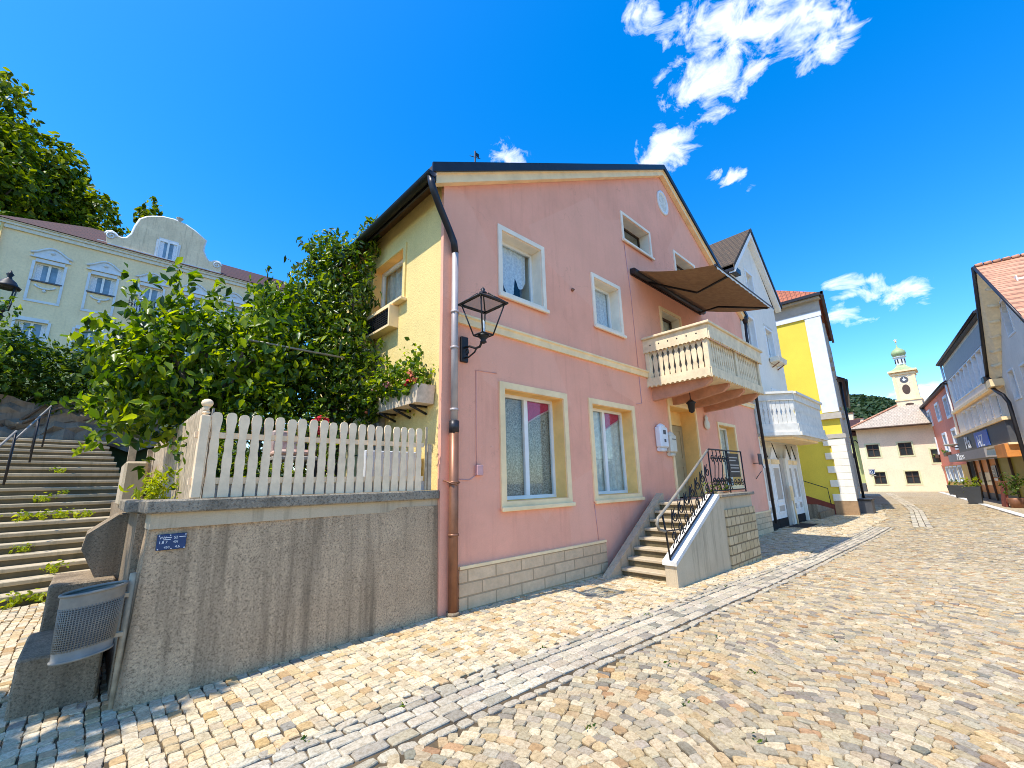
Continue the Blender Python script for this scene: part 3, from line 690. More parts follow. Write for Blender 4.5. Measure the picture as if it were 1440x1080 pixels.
# right end, back
b.quad((16.45, 0, -.3), (16.45, -5, -.3), (16.45, -5, 7.52), (16.45, 0, 7.52))
b.quad((3.32, -5, -.1), (16.45, -5, -.3), (16.45, -5, 7.52), (11.05, -5, 10.64), (3.32, -5, 6.32))
b.build('front_wall', 'pink', pk, recalc=False)
YW = (.95, 2.55, 4.62, 5.72)     # yellow side window, s = distance from the corner
b = B(FY); wall(b, -.1, [(.0, 6.32), (5.0, 6.32)], [(1.18, 2.30, 4.72, 5.62)])
b.build('side_wall', 'yellow', pk, recalc=False)
b = B(); b.box(3.305, 3.47, Y0 - .016, Y0 + .05, -.1, 6.2); b.build('corner_strip', 'pink', pk)
for xa, xb, zt in ((3.61, 6.95, .51), (10.45, 16.46, .49)):
    b = B(FP); b.box(xa, xb, 0, .035, -.4, zt, 0); pz = b.build('plinth', 'plinth', pk); b = B(FP); b.box(xa, xb, 0, .05, zt, zt + .038); b.build('plinth_cap', 'cream', pz)
for a, c in ((3.56, 9.1), (12.45, 16.42)):
    b = B(FP); b.prism([(0, 3.95), (.05, 3.95), (.055, 4.05), (.08, 4.07), (.08, 4.10), (0, 4.12)], a, c, 'yz'); b.build('string_course', 'cream', pk)
# roof
def rz(x): return 10.66 - (11.05 - x) * .5595 if x < 11.05 else 10.66 - (x - 11.05) * .578
for name, x0, x1 in (('roof', 3.0, 11.05), ('roof', 11.05, 16.75)):
    b = B(); b.prism([(x0, rz(x0)), (x1, rz(x1)), (x1, rz(x1) + .13), (x0, rz(x0) + .13)], Y0 - .17, 10.0, 'xz'); rf = b.build(name, 'roofbrown', pk)
b = B()
for x0, x1 in ((3.08, 11.05), (11.05, 16.6)):
    b.prism([(x0, rz(x0) - .17), (x1, rz(x1) - .17), (x1, rz(x1) - .003), (x0, rz(x0) - .003)], Y0 - .13, Y0 - .005, 'xz', 0)
    b.prism([(x0 - .02, rz(x0) - .03), (x1, rz(x1) - .03), (x1, rz(x1) - .003), (x0 - .02, rz(x0) - .003)], Y0 - .16, Y0 - .13, 'xz', 0)
b.build('verge_board', 'cream', pk)
b = B()
for x0, x1 in ((2.98, 11.05), (11.05, 16.78)):
    b.prism([(x0, rz(x0) - .004), (x1, rz(x1) - .004), (x1, rz(x1) + .16), (x0, rz(x0) + .16)], Y0 - .2, Y0 - .171, 'xz', 0)
b.build('verge_flashing', 'darkmetal', pk)
b = B(); V = []; k = 9; ys = [4.66, 10.0]
for y in ys:
    for j in range(k):
        a = math.pi + math.pi * j / (k - 1); V.append((2.96 + .075 * math.cos(a), y, 6.11 + .08 * math.sin(a)))
b.add(V, [(j, j + 1, k + j + 1, k + j) for j in range(k - 1)] + [tuple(range(k))], 0, True); b.box(3.035, 3.06, 4.72, 10, 6.03, 6.19)
b.build('gutter', 'darkmetal', pk, recalc=False)
b = B(); b.quad((3.04, Y0 - .1, 6.10), (3.32, Y0 - .1, 6.26), (3.32, 10, 6.26), (3.04, 10, 6.10)); b.build('eave_soffit', 'brown', pk)
b = B(); b.tube([(2.96, 4.72, 6.05), (2.97, 4.70, 5.92), (3.02, 4.70, 5.80), (3.14, 4.73, 5.62), (3.34, 4.785, 5.38), (3.44, 4.79, 5.2), (3.465, 4.79, 5.02)], .053, 12, 2); b.tube([(3.465, 4.79, 5.06), (3.465, 4.79, 2.3)], .050, 12, 0)  # dark metal on the top bend stands in for roof shade on the zinc
for z in (4.05, 3.5, 2.6): b.tube([(3.465, 4.79, z), (3.465, 4.79, z + .035)], .060, 12, 0)
b.tube([(3.465, 4.79, 2.42), (3.465, 4.79, .02)], .064, 14, 1); b.tube([(3.465, 4.79, 2.3), (3.465, 4.79, 2.46)], .07, 14, 2)
for z in (.95, 1.62): b.tube([(3.465, 4.79, z), (3.465, 4.79, z + .03)], .072, 14, 1)
b.tube([(3.35, 4.86, 1.66), (3.40, 4.75, 1.62), (3.465, 4.715, 1.60), (3.54, 4.76, 1.63), (3.56, 4.88, 1.66)], .01, 6, 1)
b.tube([(3.465, 4.79, .0), (3.465, 4.79, .05)], .085, 14, 3)
b.build('downpipe', ['zincpipe', 'copper', 'darkmetal', 'conc2'], pk)
b = B(); px_, py_, pz_ = 16.62, Y0 - .12, 0
b.tube([(px_, py_, 7.2), (px_ - .1, py_, 6.7), (px_ - .1, py_, .1)], .05, 10); b.lathe((px_, py_, 7.15), [(.07, 0), (.1, .18), (.1, .25)], 10); b.build('downpipe', 'darkmetal', pk)
# windows
for w in WIN[:2]: 
    wo = window(pk, FP, *w, tw=.11, depth=.24, trim='cream', reveal='ochre', drape='netgrey' if w[0] < 5 else 'netplain', swag=True)
window(pk, FP, *WIN[2], tw=.09, depth=.22, trim='trimwhite', reveal='trimwhite', mull=0, drape='scallop')
window(pk, FP, *WIN[3], tw=.09, depth=.22, trim='trimwhite', reveal='trimwhite', mull=0, drape='lace')
window(pk, FP, *WIN[4], tw=.08, depth=.26, trim='trimwhite', reveal='trimwhite', mull=0, drape=None, frame='brown', fw=.04)
window(pk, FP, *WIN[5], tw=.08, depth=.26, trim='trimwhite', reveal='trimwhite', mull=0, drape=None, frame='brown', fw=.04)
window(pk, FP, *WIN[6], tw=.09, depth=.22, trim='cream', reveal='trimwhite', mull=0, drape='netplain', frame='brown', sill=False)
window(pk, FP, *WIN[7], tw=.09, depth=.22, trim='cream', reveal='ochre', mull=1, drape='netplain')
# oval attic light
b = B(FP); cx_, cz_, rx_, rz_ = 11.045, 9.6, .27, .335
ring = lambda k, t: [(cx_ + rx_ * k * math.cos(2 * math.pi * i / 28), t, cz_ + rz_ * k * math.sin(2 * math.pi * i / 28)) for i in range(28)]
V = ring(1.18, .002) + ring(1.18, .035) + ring(.95, .035) + ring(.9, .004)
b.add(V, [(r * 28 + i, r * 28 + (i + 1) % 28, (r + 1) * 28 + (i + 1) % 28, (r + 1) * 28 + i) for r in range(3) for i in range(28)], 0, True)
ov = b.build('oval_window', 'white', pk); b = B(FP); b.add(ring(.92, .008), [tuple(range(28))]); b.build('pane', 'netplain', ov)
# yellow side: deep window and a grille box below it
w = B(FY); ringboxes(w, 1.10, 2.38, 4.64, 5.70, .08, -.02, .03, 0); w.box(1.18, 1.188, -.45, 0, 4.72, 5.62, 1); w.box(2.292, 2.30, -.45, 0, 4.72, 5.62, 1)
w.box(1.188, 2.292, -.45, 0, 5.612, 5.62, 1); w.box(1.188, 2.292, -.45, 0, 4.72, 4.728, 1); w.quad((1.1, -.45, 4.6), (2.4, -.45, 4.6), (2.4, -.45, 5.7), (1.1, -.45, 5.7), m=2)
wo = w.build('window', ['yellow', 'ochre', 'dark'], pk)
f = B(FY); ringboxes(f, 1.19, 2.29, 4.73, 5.61, .06, -.2, -.14); f.build('frame', 'white', wo)
g_ = B(FY); g_.box(1.25, 2.23, -.18, -.175, 4.79, 5.55); g_.build('pane', 'glass', wo)
c = B(FY); curtain(c, 1.2, 2.28, 4.73, 5.6, -.26, .03, 5); c.build('curtain', 'netplain', wo)
f = B(FY); f.bbox(1.05, 2.42, 0, .12, 4.60, 4.66, .012); f.build('sill', 'cream', wo)
b = B(FY); ringboxes(b, 1.32, 2.35, 4.20, 4.58, .04, 0, .17, 0); b.box(1.36, 2.31, .05, .10, 4.24, 4.54, 1)
for i in range(7): b.box(1.37, 2.30, .11, .15, 4.255 + i * .041, 4.275 + i * .041, 1)
for i in range(12): b.box(1.40 + i * .08, 1.415 + i * .08, .105, .155, 4.24, 4.54, 1)
b.build('vent_grille', ['cream', 'iron'], pk)
# entrance door in its ochre recess
b = B(FP); a0, a1, c0, c1 = DOOR
b.box(a0 - .09, a0, -.02, .03, 1.15, c1 + .2); b.box(a1, a1 + .07, -.02, .03, 1.15, c1 + .2); b.box(a0, a1, -.02, .028, c1, c1 + .2)
b.box(a0, a0 + .01, -.5, 0, c0, c1, 1); b.box(a1 - .01, a1, -.5, 0, c0, c1, 1); b.box(a0 + .01, a1 - .01, -.5, 0, c1 - .01, c1, 1)
b.box(a0 + .01, a1 - .01, -.5, -.40, 3.02, c1 - .01, 1)
dr = b.build('door', ['cream', 'ochre'], pk)
b = B(FP); b.box(a0 + .01, a0 + .30, -.46, -.42, c0, 3.02, 1); b.box(a0 + .30, a1 - .03, -.44, -.38, c0, 3.0, 0)
for z0, z1 in ((1.3, 1.95), (2.1, 2.9)): ringboxes(b, a0 + .42, a1 - .16, z0, z1, .04, -.385, -.365, 0)
b.build('door_leaf', ['oak', 'brown'], dr)
b = B(FP); b.tube([(a0 + .4, -.37, 2.02), (a0 + .4, -.32, 2.02), (a0 + .52, -.32, 2.02)], .012, 6); b.build('handle', 'iron', dr)
# balcony
bx0, bx1, by0 = 9.12, 12.42, 3.42
bal = B(); bal.box(bx0, bx1, by0, Y0, 3.80, 3.90, 0); bal.box(bx0 + .02, bx1 - .02, by0 + .03, Y0, 3.74, 3.799, 0)
bl = bal.build('balcony', 'balc', pk)
b = B()
def scal(x0, x1, zt, zb, n, d):
    P = [(x0, zt)]; P.append((x1, zt)); 
    for i in range(n * 6 + 1):
        u = 1 - i / (n * 6); P.append((x0 + (x1 - x0) * u, zb + d * abs(math.sin(math.pi * n * u))))
    return P
b.prism(scal(Y0, by0, 3.925, 3.70, 13, .04), bx0 - .025, bx0 - .002, 'yz'); b.prism(scal(bx0, bx1, 3.925, 3.70, 22, .04), by0 - .03, by0 - .005, 'xz'); b.prism(scal(Y0, by0, 3.925, 3.70, 13, .04), bx1 + .002, bx1 + .025, 'yz')
b.build('skirt_board', 'balc', bl)
b = B()
b.prism(scal(Y0, by0 - .06, 4.86, 4.53, 16, .03), bx0 - .06, bx0 - .03, 'yz'); b.prism(scal(bx0 - .03, bx1 + .03, 4.86, 4.53, 26, .03), by0 - .085, by0 - .055, 'xz'); b.prism(scal(Y0, by0 - .06, 4.86, 4.53, 16, .03), bx1 + .03, bx1 + .06, 'yz')
b.bbox(bx0 - .12, bx0 + .08, by0 - .13, Y0, 4.863, 4.92, .01); b.bbox(bx0 + .081, bx1 - .081, by0 - .13, by0 + .06, 4.863, 4.92, .01); b.bbox(bx1 - .08, bx1 + .12, by0 - .13, Y0, 4.863, 4.92, .01)
b.build('handrail', 'balc', bl)
b = B()
for i in range(6): y = by0 + .18 + i * .22; b.tube([(bx0 - .064, y, 4.70), (bx0 - .058, y, 4.70)], .017, 8)
b.split('drilled_hole', 'dark', bl)
b = B()
for x, y in ((bx0 + .04, by0 + .04), (bx1 - .04, by0 + .04), ((bx0 + bx1) / 2, by0 + .04), (bx0 + .04, Y0 - .06), (bx1 - .04, Y0 - .06)): b.bbox(x - .055, x + .055, y - .055, y + .055, 3.9, 4.862, .008)
b.split('post', 'balc', bl)
def bal_prof(w): return [(-w * .42, 0), (-w * .5, .1), (-w * .3, .17), (-w * .46, .30), (-w * .5, .42), (-w * .24, .52), (-w * .48, .60), (-w * .4, .67), (w * .4, .67), (w * .48, .60), (w * .24, .52), (w * .5, .42), (w * .46, .30), (w * .3, .17), (w * .5, .1), (w * .42, 0)]
def balus(x, y, along, k):
    b = B(); P = bal_prof(.115)
    if along == 'y': b.prism([(y + p, 3.92 + q) for p, q in P], x - .012, x + .012, 'yz')
    else: b.prism([(x + p, 3.92 + q) for p, q in P], y - .012, y + .012, 'xz')
    b.build('baluster', 'balc', bl)
for i in range(10): balus(bx0 + .03, by0 + .18 + i * .131, 'y', i)
for i in range(10): balus(bx1 - .03, by0 + .18 + i * .131, 'y', i)
for s0, s1 in ((bx0 + .16, (bx0 + bx1) / 2 - .1), ((bx0 + bx1) / 2 + .1, bx1 - .16)):
    for i in range(11): balus(s0 + .06 + (s1 - s0 - .12) * i / 10, by0 + .03, 'x', i)
b = B(); b.box(bx0 + .04, bx1 - .04, by0 + .1, by0 + .115, 3.93, 4.52); b.box(bx0 + .1, bx0 + .115, by0 + .12, Y0 - .02, 3.93, 4.52); b.build('screen', 'greywood', bl)
for i in range(4):
    b = B(); x = bx0 + .16 + i * (bx1 - bx0 - .42) / 3
    b.prism([(Y0, 3.42), (Y0, 3.738), (by0 + .08, 3.738), (by0 + .08, 3.66), (by0 + .22, 3.56), (Y0 - .6, 3.46)], x, x + .13, 'yz'); b.build('joist', 'joist', bl)
# things on the facade
aw = thing('awning', 'brown retractable awning stretched out above the wooden balcony', 'awning', (10.8, Y0, 6.6))
ax0, ax1, ay, az0, az1 = 8.8, 12.8, 2.93, 6.58, 5.98
b = B(); V = []; n, mm = 20, 8
for j in range(mm + 1):
    for i in range(n + 1):
        u, v = i / n, j / mm; V.append((ax0 + .06 + (ax1 - ax0 - .12) * u, Y0 - .1 + (ay - Y0 + .1) * v, az0 + .02 + (az1 - az0) * v + .10 * u * v - .07 * math.sin(math.pi * v) + .008 * math.sin(u * 60)))
b.add(V, [(j * (n + 1) + i, j * (n + 1) + i + 1, (j + 1) * (n + 1) + i + 1, (j + 1) * (n + 1) + i) for j in range(mm) for i in range(n)], 0, True); b.build('canopy', 'awning', aw, recalc=False)
b = B(FP); b.tube([(ax0 - .03, .1, az0), (ax1 + .03, .1, az0)], .075, 12); b.box(ax0, ax1, 0, .04, az0 - .07, az0 + .1)
b.build('roller', 'darkmetal', aw)
b = B(); b.tube([(ax0 + .02, ay, az1), (ax1 - .02, ay, az1 + .10)], .028, 10); b.build('front_bar', 'darkmetal', aw)
b = B(); V = []
for i in range(61):
    u = i / 60; x = ax0 + .05 + (ax1 - ax0 - .1) * u; V += [(x, ay - .012, az1 - .01 + .1 * u), (x, ay - .02, az1 - .10 + .1 * u + .025 * abs(math.sin(u * math.pi * 14)))]
b.add(V, [(2 * i, 2 * i + 2, 2 * i + 3, 2 * i + 1) for i in range(60)], 0); b.build('valance', 'oldwhite', aw)
for s0, e0, f0 in ((ax0 + .7, ax0 + 1.5, ax0 + .8), (ax1 - .25, ax1 - 1.15, ax1 - .45)):
    b = B(); b.tube([(s0, Y0 - .1, az0 - .08), (e0, Y0 - .95, az0 - .42), (f0, ay + .03, az1 + .01)], .027, 8); b.build('folding_arm', 'iron', aw)
# wall lantern
wl = thing('wall_lantern', 'black four sided lantern on a curved bracket at the pink corner', 'lantern', (3.69, Y0, 3.55))
b = B(); b.bbox(3.625, 3.755, Y0 - .05, Y0 - .002, 3.36, 3.75, .008); b.build('backplate', 'iron', wl)
lx_, ly_, lz_ = 3.57, 4.27, 3.49
arm = [(3.69, Y0 - .05, 3.58), (3.68, Y0 - .12, 3.59), (3.65, Y0 - .28, 3.55), (3.61, Y0 - .46, 3.53), (lx_, ly_, lz_)]
b = B(); b.tube([(3.69, Y0 - .05, 3.58), (3.67, 4.70, 3.56), (3.62, 4.5, 3.47), (3.58, 4.36, 3.45), (lx_, ly_, lz_ + .06)], .017, 8)
b.tube([(3.69, Y0 - .05, 3.42), (3.67, 4.73, 3.40), (3.64, 4.55, 3.43), (3.61, 4.46, 3.47)], .012, 8)
b.tube([(3.67 + .0, 4.76 + .035 * math.cos(a), 3.49 + .035 * math.sin(a)) for a in np.linspace(0, 5.2, 12)], .009, 6)
b.lathe((lx_, ly_, lz_), [(.02, -.02), (.05, .0), (.03, .03), (.07, .07), (.085, .10)], 10); b.build('bracket', 'iron', wl)
hb, ht, zb, zt = .095, .215, lz_ + .10, lz_ + .56
b = B()
cor = [(-1, -1), (1, -1), (1, 1), (-1, 1)]
for i, (sx, sy) in enumerate(cor):
    b.tube([(lx_ + sx * hb, ly_ + sy * hb, zb), (lx_ + sx * ht, ly_ + sy * ht, zt)], .011, 6)
    nx, ny = cor[(i + 1) % 4]
    for h, z in ((hb, zb), (ht, zt)): b.tube([(lx_ + sx * h, ly_ + sy * h, z), (lx_ + nx * h, ly_ + ny * h, z)], .012, 6)
b.build('cage', 'iron', wl)
b = B()
q = lambda h, z: [(lx_ + sx * h, ly_ + sy * h, z) for sx, sy in cor]
b.add(q(ht + .03, zt) + q(.05, zt + .16), [(0, 1, 5, 4), (1, 2, 6, 5), (2, 3, 7, 6), (3, 0, 4, 7), (4, 5, 6, 7)], 0)
b.build('cap_glazing', 'milkglass', wl)
b = B()
for i, (sx, sy) in enumerate(cor):
    nx, ny = cor[(i + 1) % 4]; b.tube([(lx_ + sx * (ht + .03), ly_ + sy * (ht + .03), zt), (lx_ + sx * .05, ly_ + sy * .05, zt + .165)], .01, 6); b.tube([(lx_ + sx * (ht + .03), ly_ + sy * (ht + .03), zt), (lx_ + nx * (ht + .03), ly_ + ny * (ht + .03), zt)], .014, 6)
b.lathe((lx_, ly_, zt + .15), [(.05, 0), (.06, .02), (.02, .04), (.035, .07), (.01, .1)], 8); b.build('cap', 'darkmetal', wl)
for i in range(4):
    (sx, sy), (nx, ny) = cor[i], cor[(i + 1) % 4]
    b = B(); b.quad((lx_ + sx * hb * .97, ly_ + sy * hb * .97, zb + .01), (lx_ + nx * hb * .97, ly_ + ny * hb * .97, zb + .01), (lx_ + nx * ht * .97, ly_ + ny * ht * .97, zt - .01), (lx_ + sx * ht * .97, ly_ + sy * ht * .97, zt - .01)); b.build('pane', 'lampglass', wl)
b = B(); b.lathe((lx_, ly_, zb), [(.03, 0), (.03, .08), (.022, .09), (.03, .15), (.02, .2), (.004, .22)], 10); b.build('bulb', 'lampbulb', wl)
# small fittings
pl = thing('porch_lantern', 'small iron lantern hanging under the balcony joists', 'lantern', (10.0, 4.3, 3.3))
b = B(); b.tube([(10.0, 4.3, 3.72), (10.0, 4.3, 3.42)], .01, 6); b.lathe((10, 4.3, 3.12), [(.02, 0), (.07, .04), (.09, .22), (.12, .24), (.03, .32)], 8); b.build('cage', 'iron', pl); b = B(); b.ball((10, 4.3, 3.25), .05); b.build('bulb', 'lampbulb', pl)
def meter(name, label, x0, x1, z0, z1, mat_, marks):
    t = thing(name, label, 'letter box', ((x0 + x1) / 2, Y0, z0))
    b = B(FP); b.bbox(x0, x1, .003, .16, z0, z1, .03); b.build('body', mat_, t)
    b = B(FP); b.lathe(((x0 + x1) / 2, .08, z1 - .02), [((x1 - x0) * .48, 0), ((x1 - x0) * .42, .05), (.04, .1)], 12, sy=.5); b.build('hood', mat_, t)
    b = B(FP)
    for (u, v, w_, h_) in marks: b.box(x0 + u, x0 + u + w_, .161, .166, z0 + v, z0 + v + h_)
    b.build('slot', 'slate', t)
    b = B(FP); b.tube([(x0 + .03, .06, z0 - .04), (x1 - .03, .06, z0 - .04)], .05, 10); b.build('newspaper_roll', mat_, t)
meter('letter_box', 'white letter box with a round hood on the pink wall left of the door', 9.20, 9.56, 2.32, 2.80, 'white_plastic', [(.12, .3, .12, .1), (.14, .12, .08, .07)])
meter('letter_box', 'ivory letter box nearest to the entrance door', 9.66, 9.96, 2.22, 2.64, 'ivory', [(.05, .3, .2, .02)])
orn = thing('wall_plaque', 'pale carved plaque on the pink wall right of the door', 'plaque', (12.15, Y0, 3.1))
b = B(FP); b.lathe((12.12, .05, 2.92), [(.02, 0), (.14, .06), (.15, .2), (.08, .28), (.1, .34), (.02, .42)], 12, sy=.35); b.build('relief', 'ivory', orn)
jb = B(FP); jb.bbox(3.90, 4.02, .003, .06, 1.72, 1.87, .01); jb.tube([(3.93, .006, 1.87), (3.93, .006, 3.28), (4.35, .006, 3.30)], .006, 5); jb.tube([(3.93, .006, 1.73), (3.8, .006, 1.66), (3.62, .006, 1.67)], .006, 5)
tag(jb.build('junction_box', 'pinkbox'), 'small pink junction box on the wall beside the brown downpipe', 'junction box')
cb_ = B(FP); cb_.tube([(8.62, .008, 7.34), (8.72, .008, 5.9), (8.74, .008, 4.15)], .008, 5); cb_.tube([(8.74, .008, 3.94), (8.75, .008, 3.3), (8.5, .008, 3.26)], .008, 5); cb_.tube([(6.70, .008, 1.2), (6.76, .008, .56)], .006, 5)
tag(cb_.build('facade_cable', 'pinkbox'), 'thin cable running down the pink facade beside the awning', 'cable')
an_ = B(FP); an_.lathe((6.42, .02, 5.33), [(.005, 0), (.03, .02), (.035, .05), (.01, .08)], 8); an_.tube([(6.42, .0, 5.36), (6.42, .07, 5.36)], .012, 6)
tag(an_.build('iron_wall_hook', 'copper'), 'small rusty hook on the pink wall between the two upper windows', 'hook')
# weather vane on the roof
wv = thing('weather_vane', 'small vane with a dark ball standing on the pink house roof', 'weather vane', (6.45, 8, rz(6.45)))
b = B(); b.tube([(6.45, 8, rz(6.45) + .1), (6.45, 8, 10.75)], .022, 8); b.build('pole', 'iron', wv); b = B(); b.ball((6.45, 8, 10.22), .085); b.build('ball', 'darkmetal', wv)
b = B(); b.tube([(6.3, 8.05, 10.55), (6.6, 7.95, 10.55)], .01, 6); b.box(6.46, 6.58, 7.99, 8.0, 10.6, 10.72); b.build('arrow', 'iron', wv)
# ------------------------------------------------------------------ entrance stairs
es = thing('entrance_stairs', 'stone entrance stairs with a sloping white capped parapet', 'stairs', (8.5, 4.2, -.05))
ns, zx0, run, rise = 8, 6.98, .225, .15
for i in range(ns):
    b = B(); x = zx0 + i * run; z = -.06 + rise * (i + 1)
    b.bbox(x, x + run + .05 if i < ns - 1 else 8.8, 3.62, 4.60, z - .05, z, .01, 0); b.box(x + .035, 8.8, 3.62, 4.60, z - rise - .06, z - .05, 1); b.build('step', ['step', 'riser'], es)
b = B(); b.box(8.8, 10.42, 3.62, Y0, -.3, 1.145); b.build('landing', 'step', es)
b = B(); b.prism([(6.72, -.3), (6.72, .28), (8.70, 1.235), (10.42, 1.235), (10.42, -.3)], 3.42, 3.618, 'xz', 0); b.build('parapet', 'stucco', es)
b = B(); sl2 = (1.235 - .28) / (8.70 - 6.72)
b.prism([(6.69, .284), (8.68, .284 + sl2 * 1.99), (8.66, .37 + sl2 * 1.99 - .02), (6.69, .345)], 3.40, 3.64, 'xz', 0); b.build('sloping_cap', 'capwhite', es)
b = B(); b.bbox(8.69, 10.50, 3.36, 3.66, 1.239, 1.30, .012); b.build('flat_cap', 'cap', es)
b = B(); b.box(8.86, 10.44, 3.385, 3.419, -.3, 1.0); b.box(10.421, 10.45, 3.42, 4.8, -.3, 1.0); b.build('stone_cladding', 'clad', es)
b = B(); b.prism([(6.55, -.1), (6.62, .0), (7.3, .42), (8.75, 1.32), (8.8, 1.32), (8.8, -.1)], 4.605, 4.74, 'xz'); b.build('wall_cheek', 'stucco', es)
# wrought-iron railing
rl = thing('stair_railing', 'black wrought iron railing with scrolls and a pale handrail on the entrance stairs', 'railing', (8.6, 3.52, .3))
RY = 3.52
def P3(x, z, dy=0): return (x, RY + dy, z)
b = B(); b.tube([P3(6.66, .80), P3(6.48, .84), P3(6.42, .93), P3(6.48, 1.02), P3(6.6, 1.07), P3(7.5, 1.52), P3(8.66, 2.14)], .024, 10); b.build('handrail', 'steel', rl)
b = B(); b.tube([P3(8.66, 2.14), P3(8.75, 2.17), P3(10.5, 2.17)], .016, 8); b.tube([P3(6.74, .36), P3(6.68, .80), P3(6.62, 1.06)], .016, 8); b.tube([P3(6.74, .40), P3(8.72, 1.36), P3(10.5, 1.36)], .013, 8)
b.tube([P3(6.66, .80), P3(7.36, .78)], .011, 6); b.tube([P3(8.7, 1.3), P3(8.7, 2.16)], .014, 8); b.tube([P3(10.48, 1.3), P3(10.48, 2.17)], .014, 8); b.tube([P3(9.6, 1.3), P3(9.6, 2.17)], .012, 8); b.build('frame', 'iron', rl)
def scroll(cx, cz, r, a0, turns, sgn=1, tail=None):
    A = np.linspace(0, turns * 2 * math.pi, int(14 * turns) + 4); pts = [P3(cx + r * (1 - .78 * a / A[-1]) * math.cos(a0 + sgn * a), cz + r * (1 - .78 * a / A[-1]) * math.sin(a0 + sgn * a)) for a in A]
    return ([P3(*q) for q in tail] if tail else []) + pts
b = B()
for i in range(7):
    x = 6.95 + i * .25; zb_ = .42 + (x - 6.74) * .485; zt_ = zb_ + .62
    b.tube(scroll(x, zb_ + .16, .10, -1.2, 1.3, 1), .011, 6); b.tube(scroll(x + .1, zt_ - .14, .10, 1.9, 1.3, 1), .011, 6)
    b.tube([P3(x - .08, zb_), P3(x + .06, zb_ + .2), P3(x - .02, zb_ + .42), P3(x + .10, zt_)], .009, 6); b.tube([P3(x + .14, zb_ + .05), P3(x - .06, zb_ + .3), P3(x + .0, zt_ - .02)], .008, 6)
for i in range(5):
    x = 8.86 + i * .19
    b.tube(scroll(x, 1.53, .09, 0, 1.5, 1), .011, 6); b.tube(scroll(x + .02, 1.98, .08, math.pi, 1.4, -1), .011, 6); b.tube([P3(x + .09, 1.37), P3(x + .02, 1.6), P3(x + .1, 1.85), P3(x + .04, 2.16)], .009, 6)
for i in range(4):
    x = 9.75 + i * .2; b.tube(scroll(x, 1.52, .085, 0, 1.4, -1), .008, 6)
b.build('scrollwork', 'iron', rl)
b = B(); b.bbox(9.72, 10.36, RY + .02, RY + .035, 1.62, 2.12, .003); b.build('panel', 'darkmetal', rl)
b = B()
for z, w0, w1 in ((2.02, 9.80, 10.25), (1.96, 9.80, 10.15), (1.86, 9.82, 10.3), (1.80, 9.82, 10.28), (1.72, 9.82, 10.3)): b.box(w0, w1, RY + .012, RY + .019, z, z + .022)
b.split('relief_line', 'greymould', rl)
for i, (x, lab) in enumerate(((9.2, 'small potted plant on the landing nearest to the steps'), (9.6, 'small plant in a pale pot at the middle of the landing'), (9.95, 'small potted plant on the landing behind the dark railing panel'))):
    fp = thing('potted_plant', lab, 'potted plant', (x, 3.78, 1.147), 'pots on the entrance landing')
    b = B(); b.lathe((x, 3.78, 1.147), [(.07, 0), (.10, .16), (.11, .17), (.09, .175)], 10); b.build('pot', 'troughconc' if i == 1 else 'copper', fp)
    C, U = cloud_pts([(x, 3.78, 1.42, .12, .1, .14)], 60); leaves('foliage', C, U, .06, 'leafvine', fp)
# ------------------------------------------------------------------ terrace, retaining wall, fences
dW = np.array((3.0, .171, 0)); LW = np.linalg.norm(dW); dW /= LW; nW = np.array((dW[1], -dW[0], 0))
FW = Frame((.32, 4.716, 0), dW, nW)        # s along the wall, t towards the street
b = B(FW)
# front slab with a slight batter, then the flank along the garden steps
V = [(-.0, .0, -.2), (LW, 0, -.2), (LW, -.03, 1.34), (.06, -.08, 1.40), (.0, -.3, -.2), (LW, -.3, -.2), (LW, -.3, 1.34), (.06, -.3, 1.40)]
b.add(V, [(0, 1, 2, 3), (4, 7, 6, 5), (3, 2, 6, 7), (0, 3, 7, 4), (1, 5, 6, 2)])
rw = B(FW); rw.v, rw.f, rw.m, rw.sm, rw.n = b.v, b.f, b.m, b.sm, b.n
rwt = thing('retaining_wall', 'streaked concrete retaining wall under the white picket fence', 'wall', (1.8, 4.8, 0))
rw.build('front_slab', 'conc', rwt)
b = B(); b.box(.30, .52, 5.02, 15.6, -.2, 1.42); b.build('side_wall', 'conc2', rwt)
b = B(FW); b.bbox(.0, LW - .02, -.42, .015, 1.425, 1.535, .012); b.build('coping', 'cap', rwt)
b = B(FW); b.box(.05, LW, -.3, -.04, 1.30, 1.423); b.build('joint_band', 'stucco', rwt)
b = B(); b.bbox(.22, .50, 5.14, 6.7, 1.425, 1.53, .012); b.build('coping', 'cap', rwt)
b = B(); b.box(.45, 3.32, 5.12, 15.5, 1.2, 1.50); b.build('terrace', 'soil', None, 'structure')
# blue hydrant plate with its scrawled figures
bs = thing('hydrant_plate', 'blue enamel plate with white figures on the concrete wall', 'sign', (.53, 4.70, 1.19))
FS = Frame((.32, 4.716, 0), dW, nW); tS = -.055
b = B(FS); b.bbox(.115, .315, tS - .03, tS + .012, 1.125, 1.252, .005); b.build('plate', 'blue', bs)
for t_, s_, z_, h_ in (('VW', .128, 1.215, .028), ('1,8 7', .126, 1.178, .03), ('450', .165, 1.138, .026), ('S2', .225, 1.212, .03), ('401', .222, 1.178, .026), ('4,6', .24, 1.138, .028)):
    text_mesh(t_, h_, FS, s_, tS + .013, z_, 'textwhite', bs, 'figure', .001)
b = B(FS)
for s0, s1, z0 in ((.165, .21, 1.222), (.155, .205, 1.206), (.262, .31, 1.222)): b.box(s0, s1, tS + .012, tS + .0135, z0, z0 + .005)
for s_, z_ in ((.126, 1.242), (.305, 1.242), (.126, 1.134), (.305, 1.134), (.2, 1.242), (.215, 1.134)): b.tube([(s_, tS + .011, z_), (s_, tS + .016, z_)], .005, 6)
b.split('rivet', 'textwhite', bs)
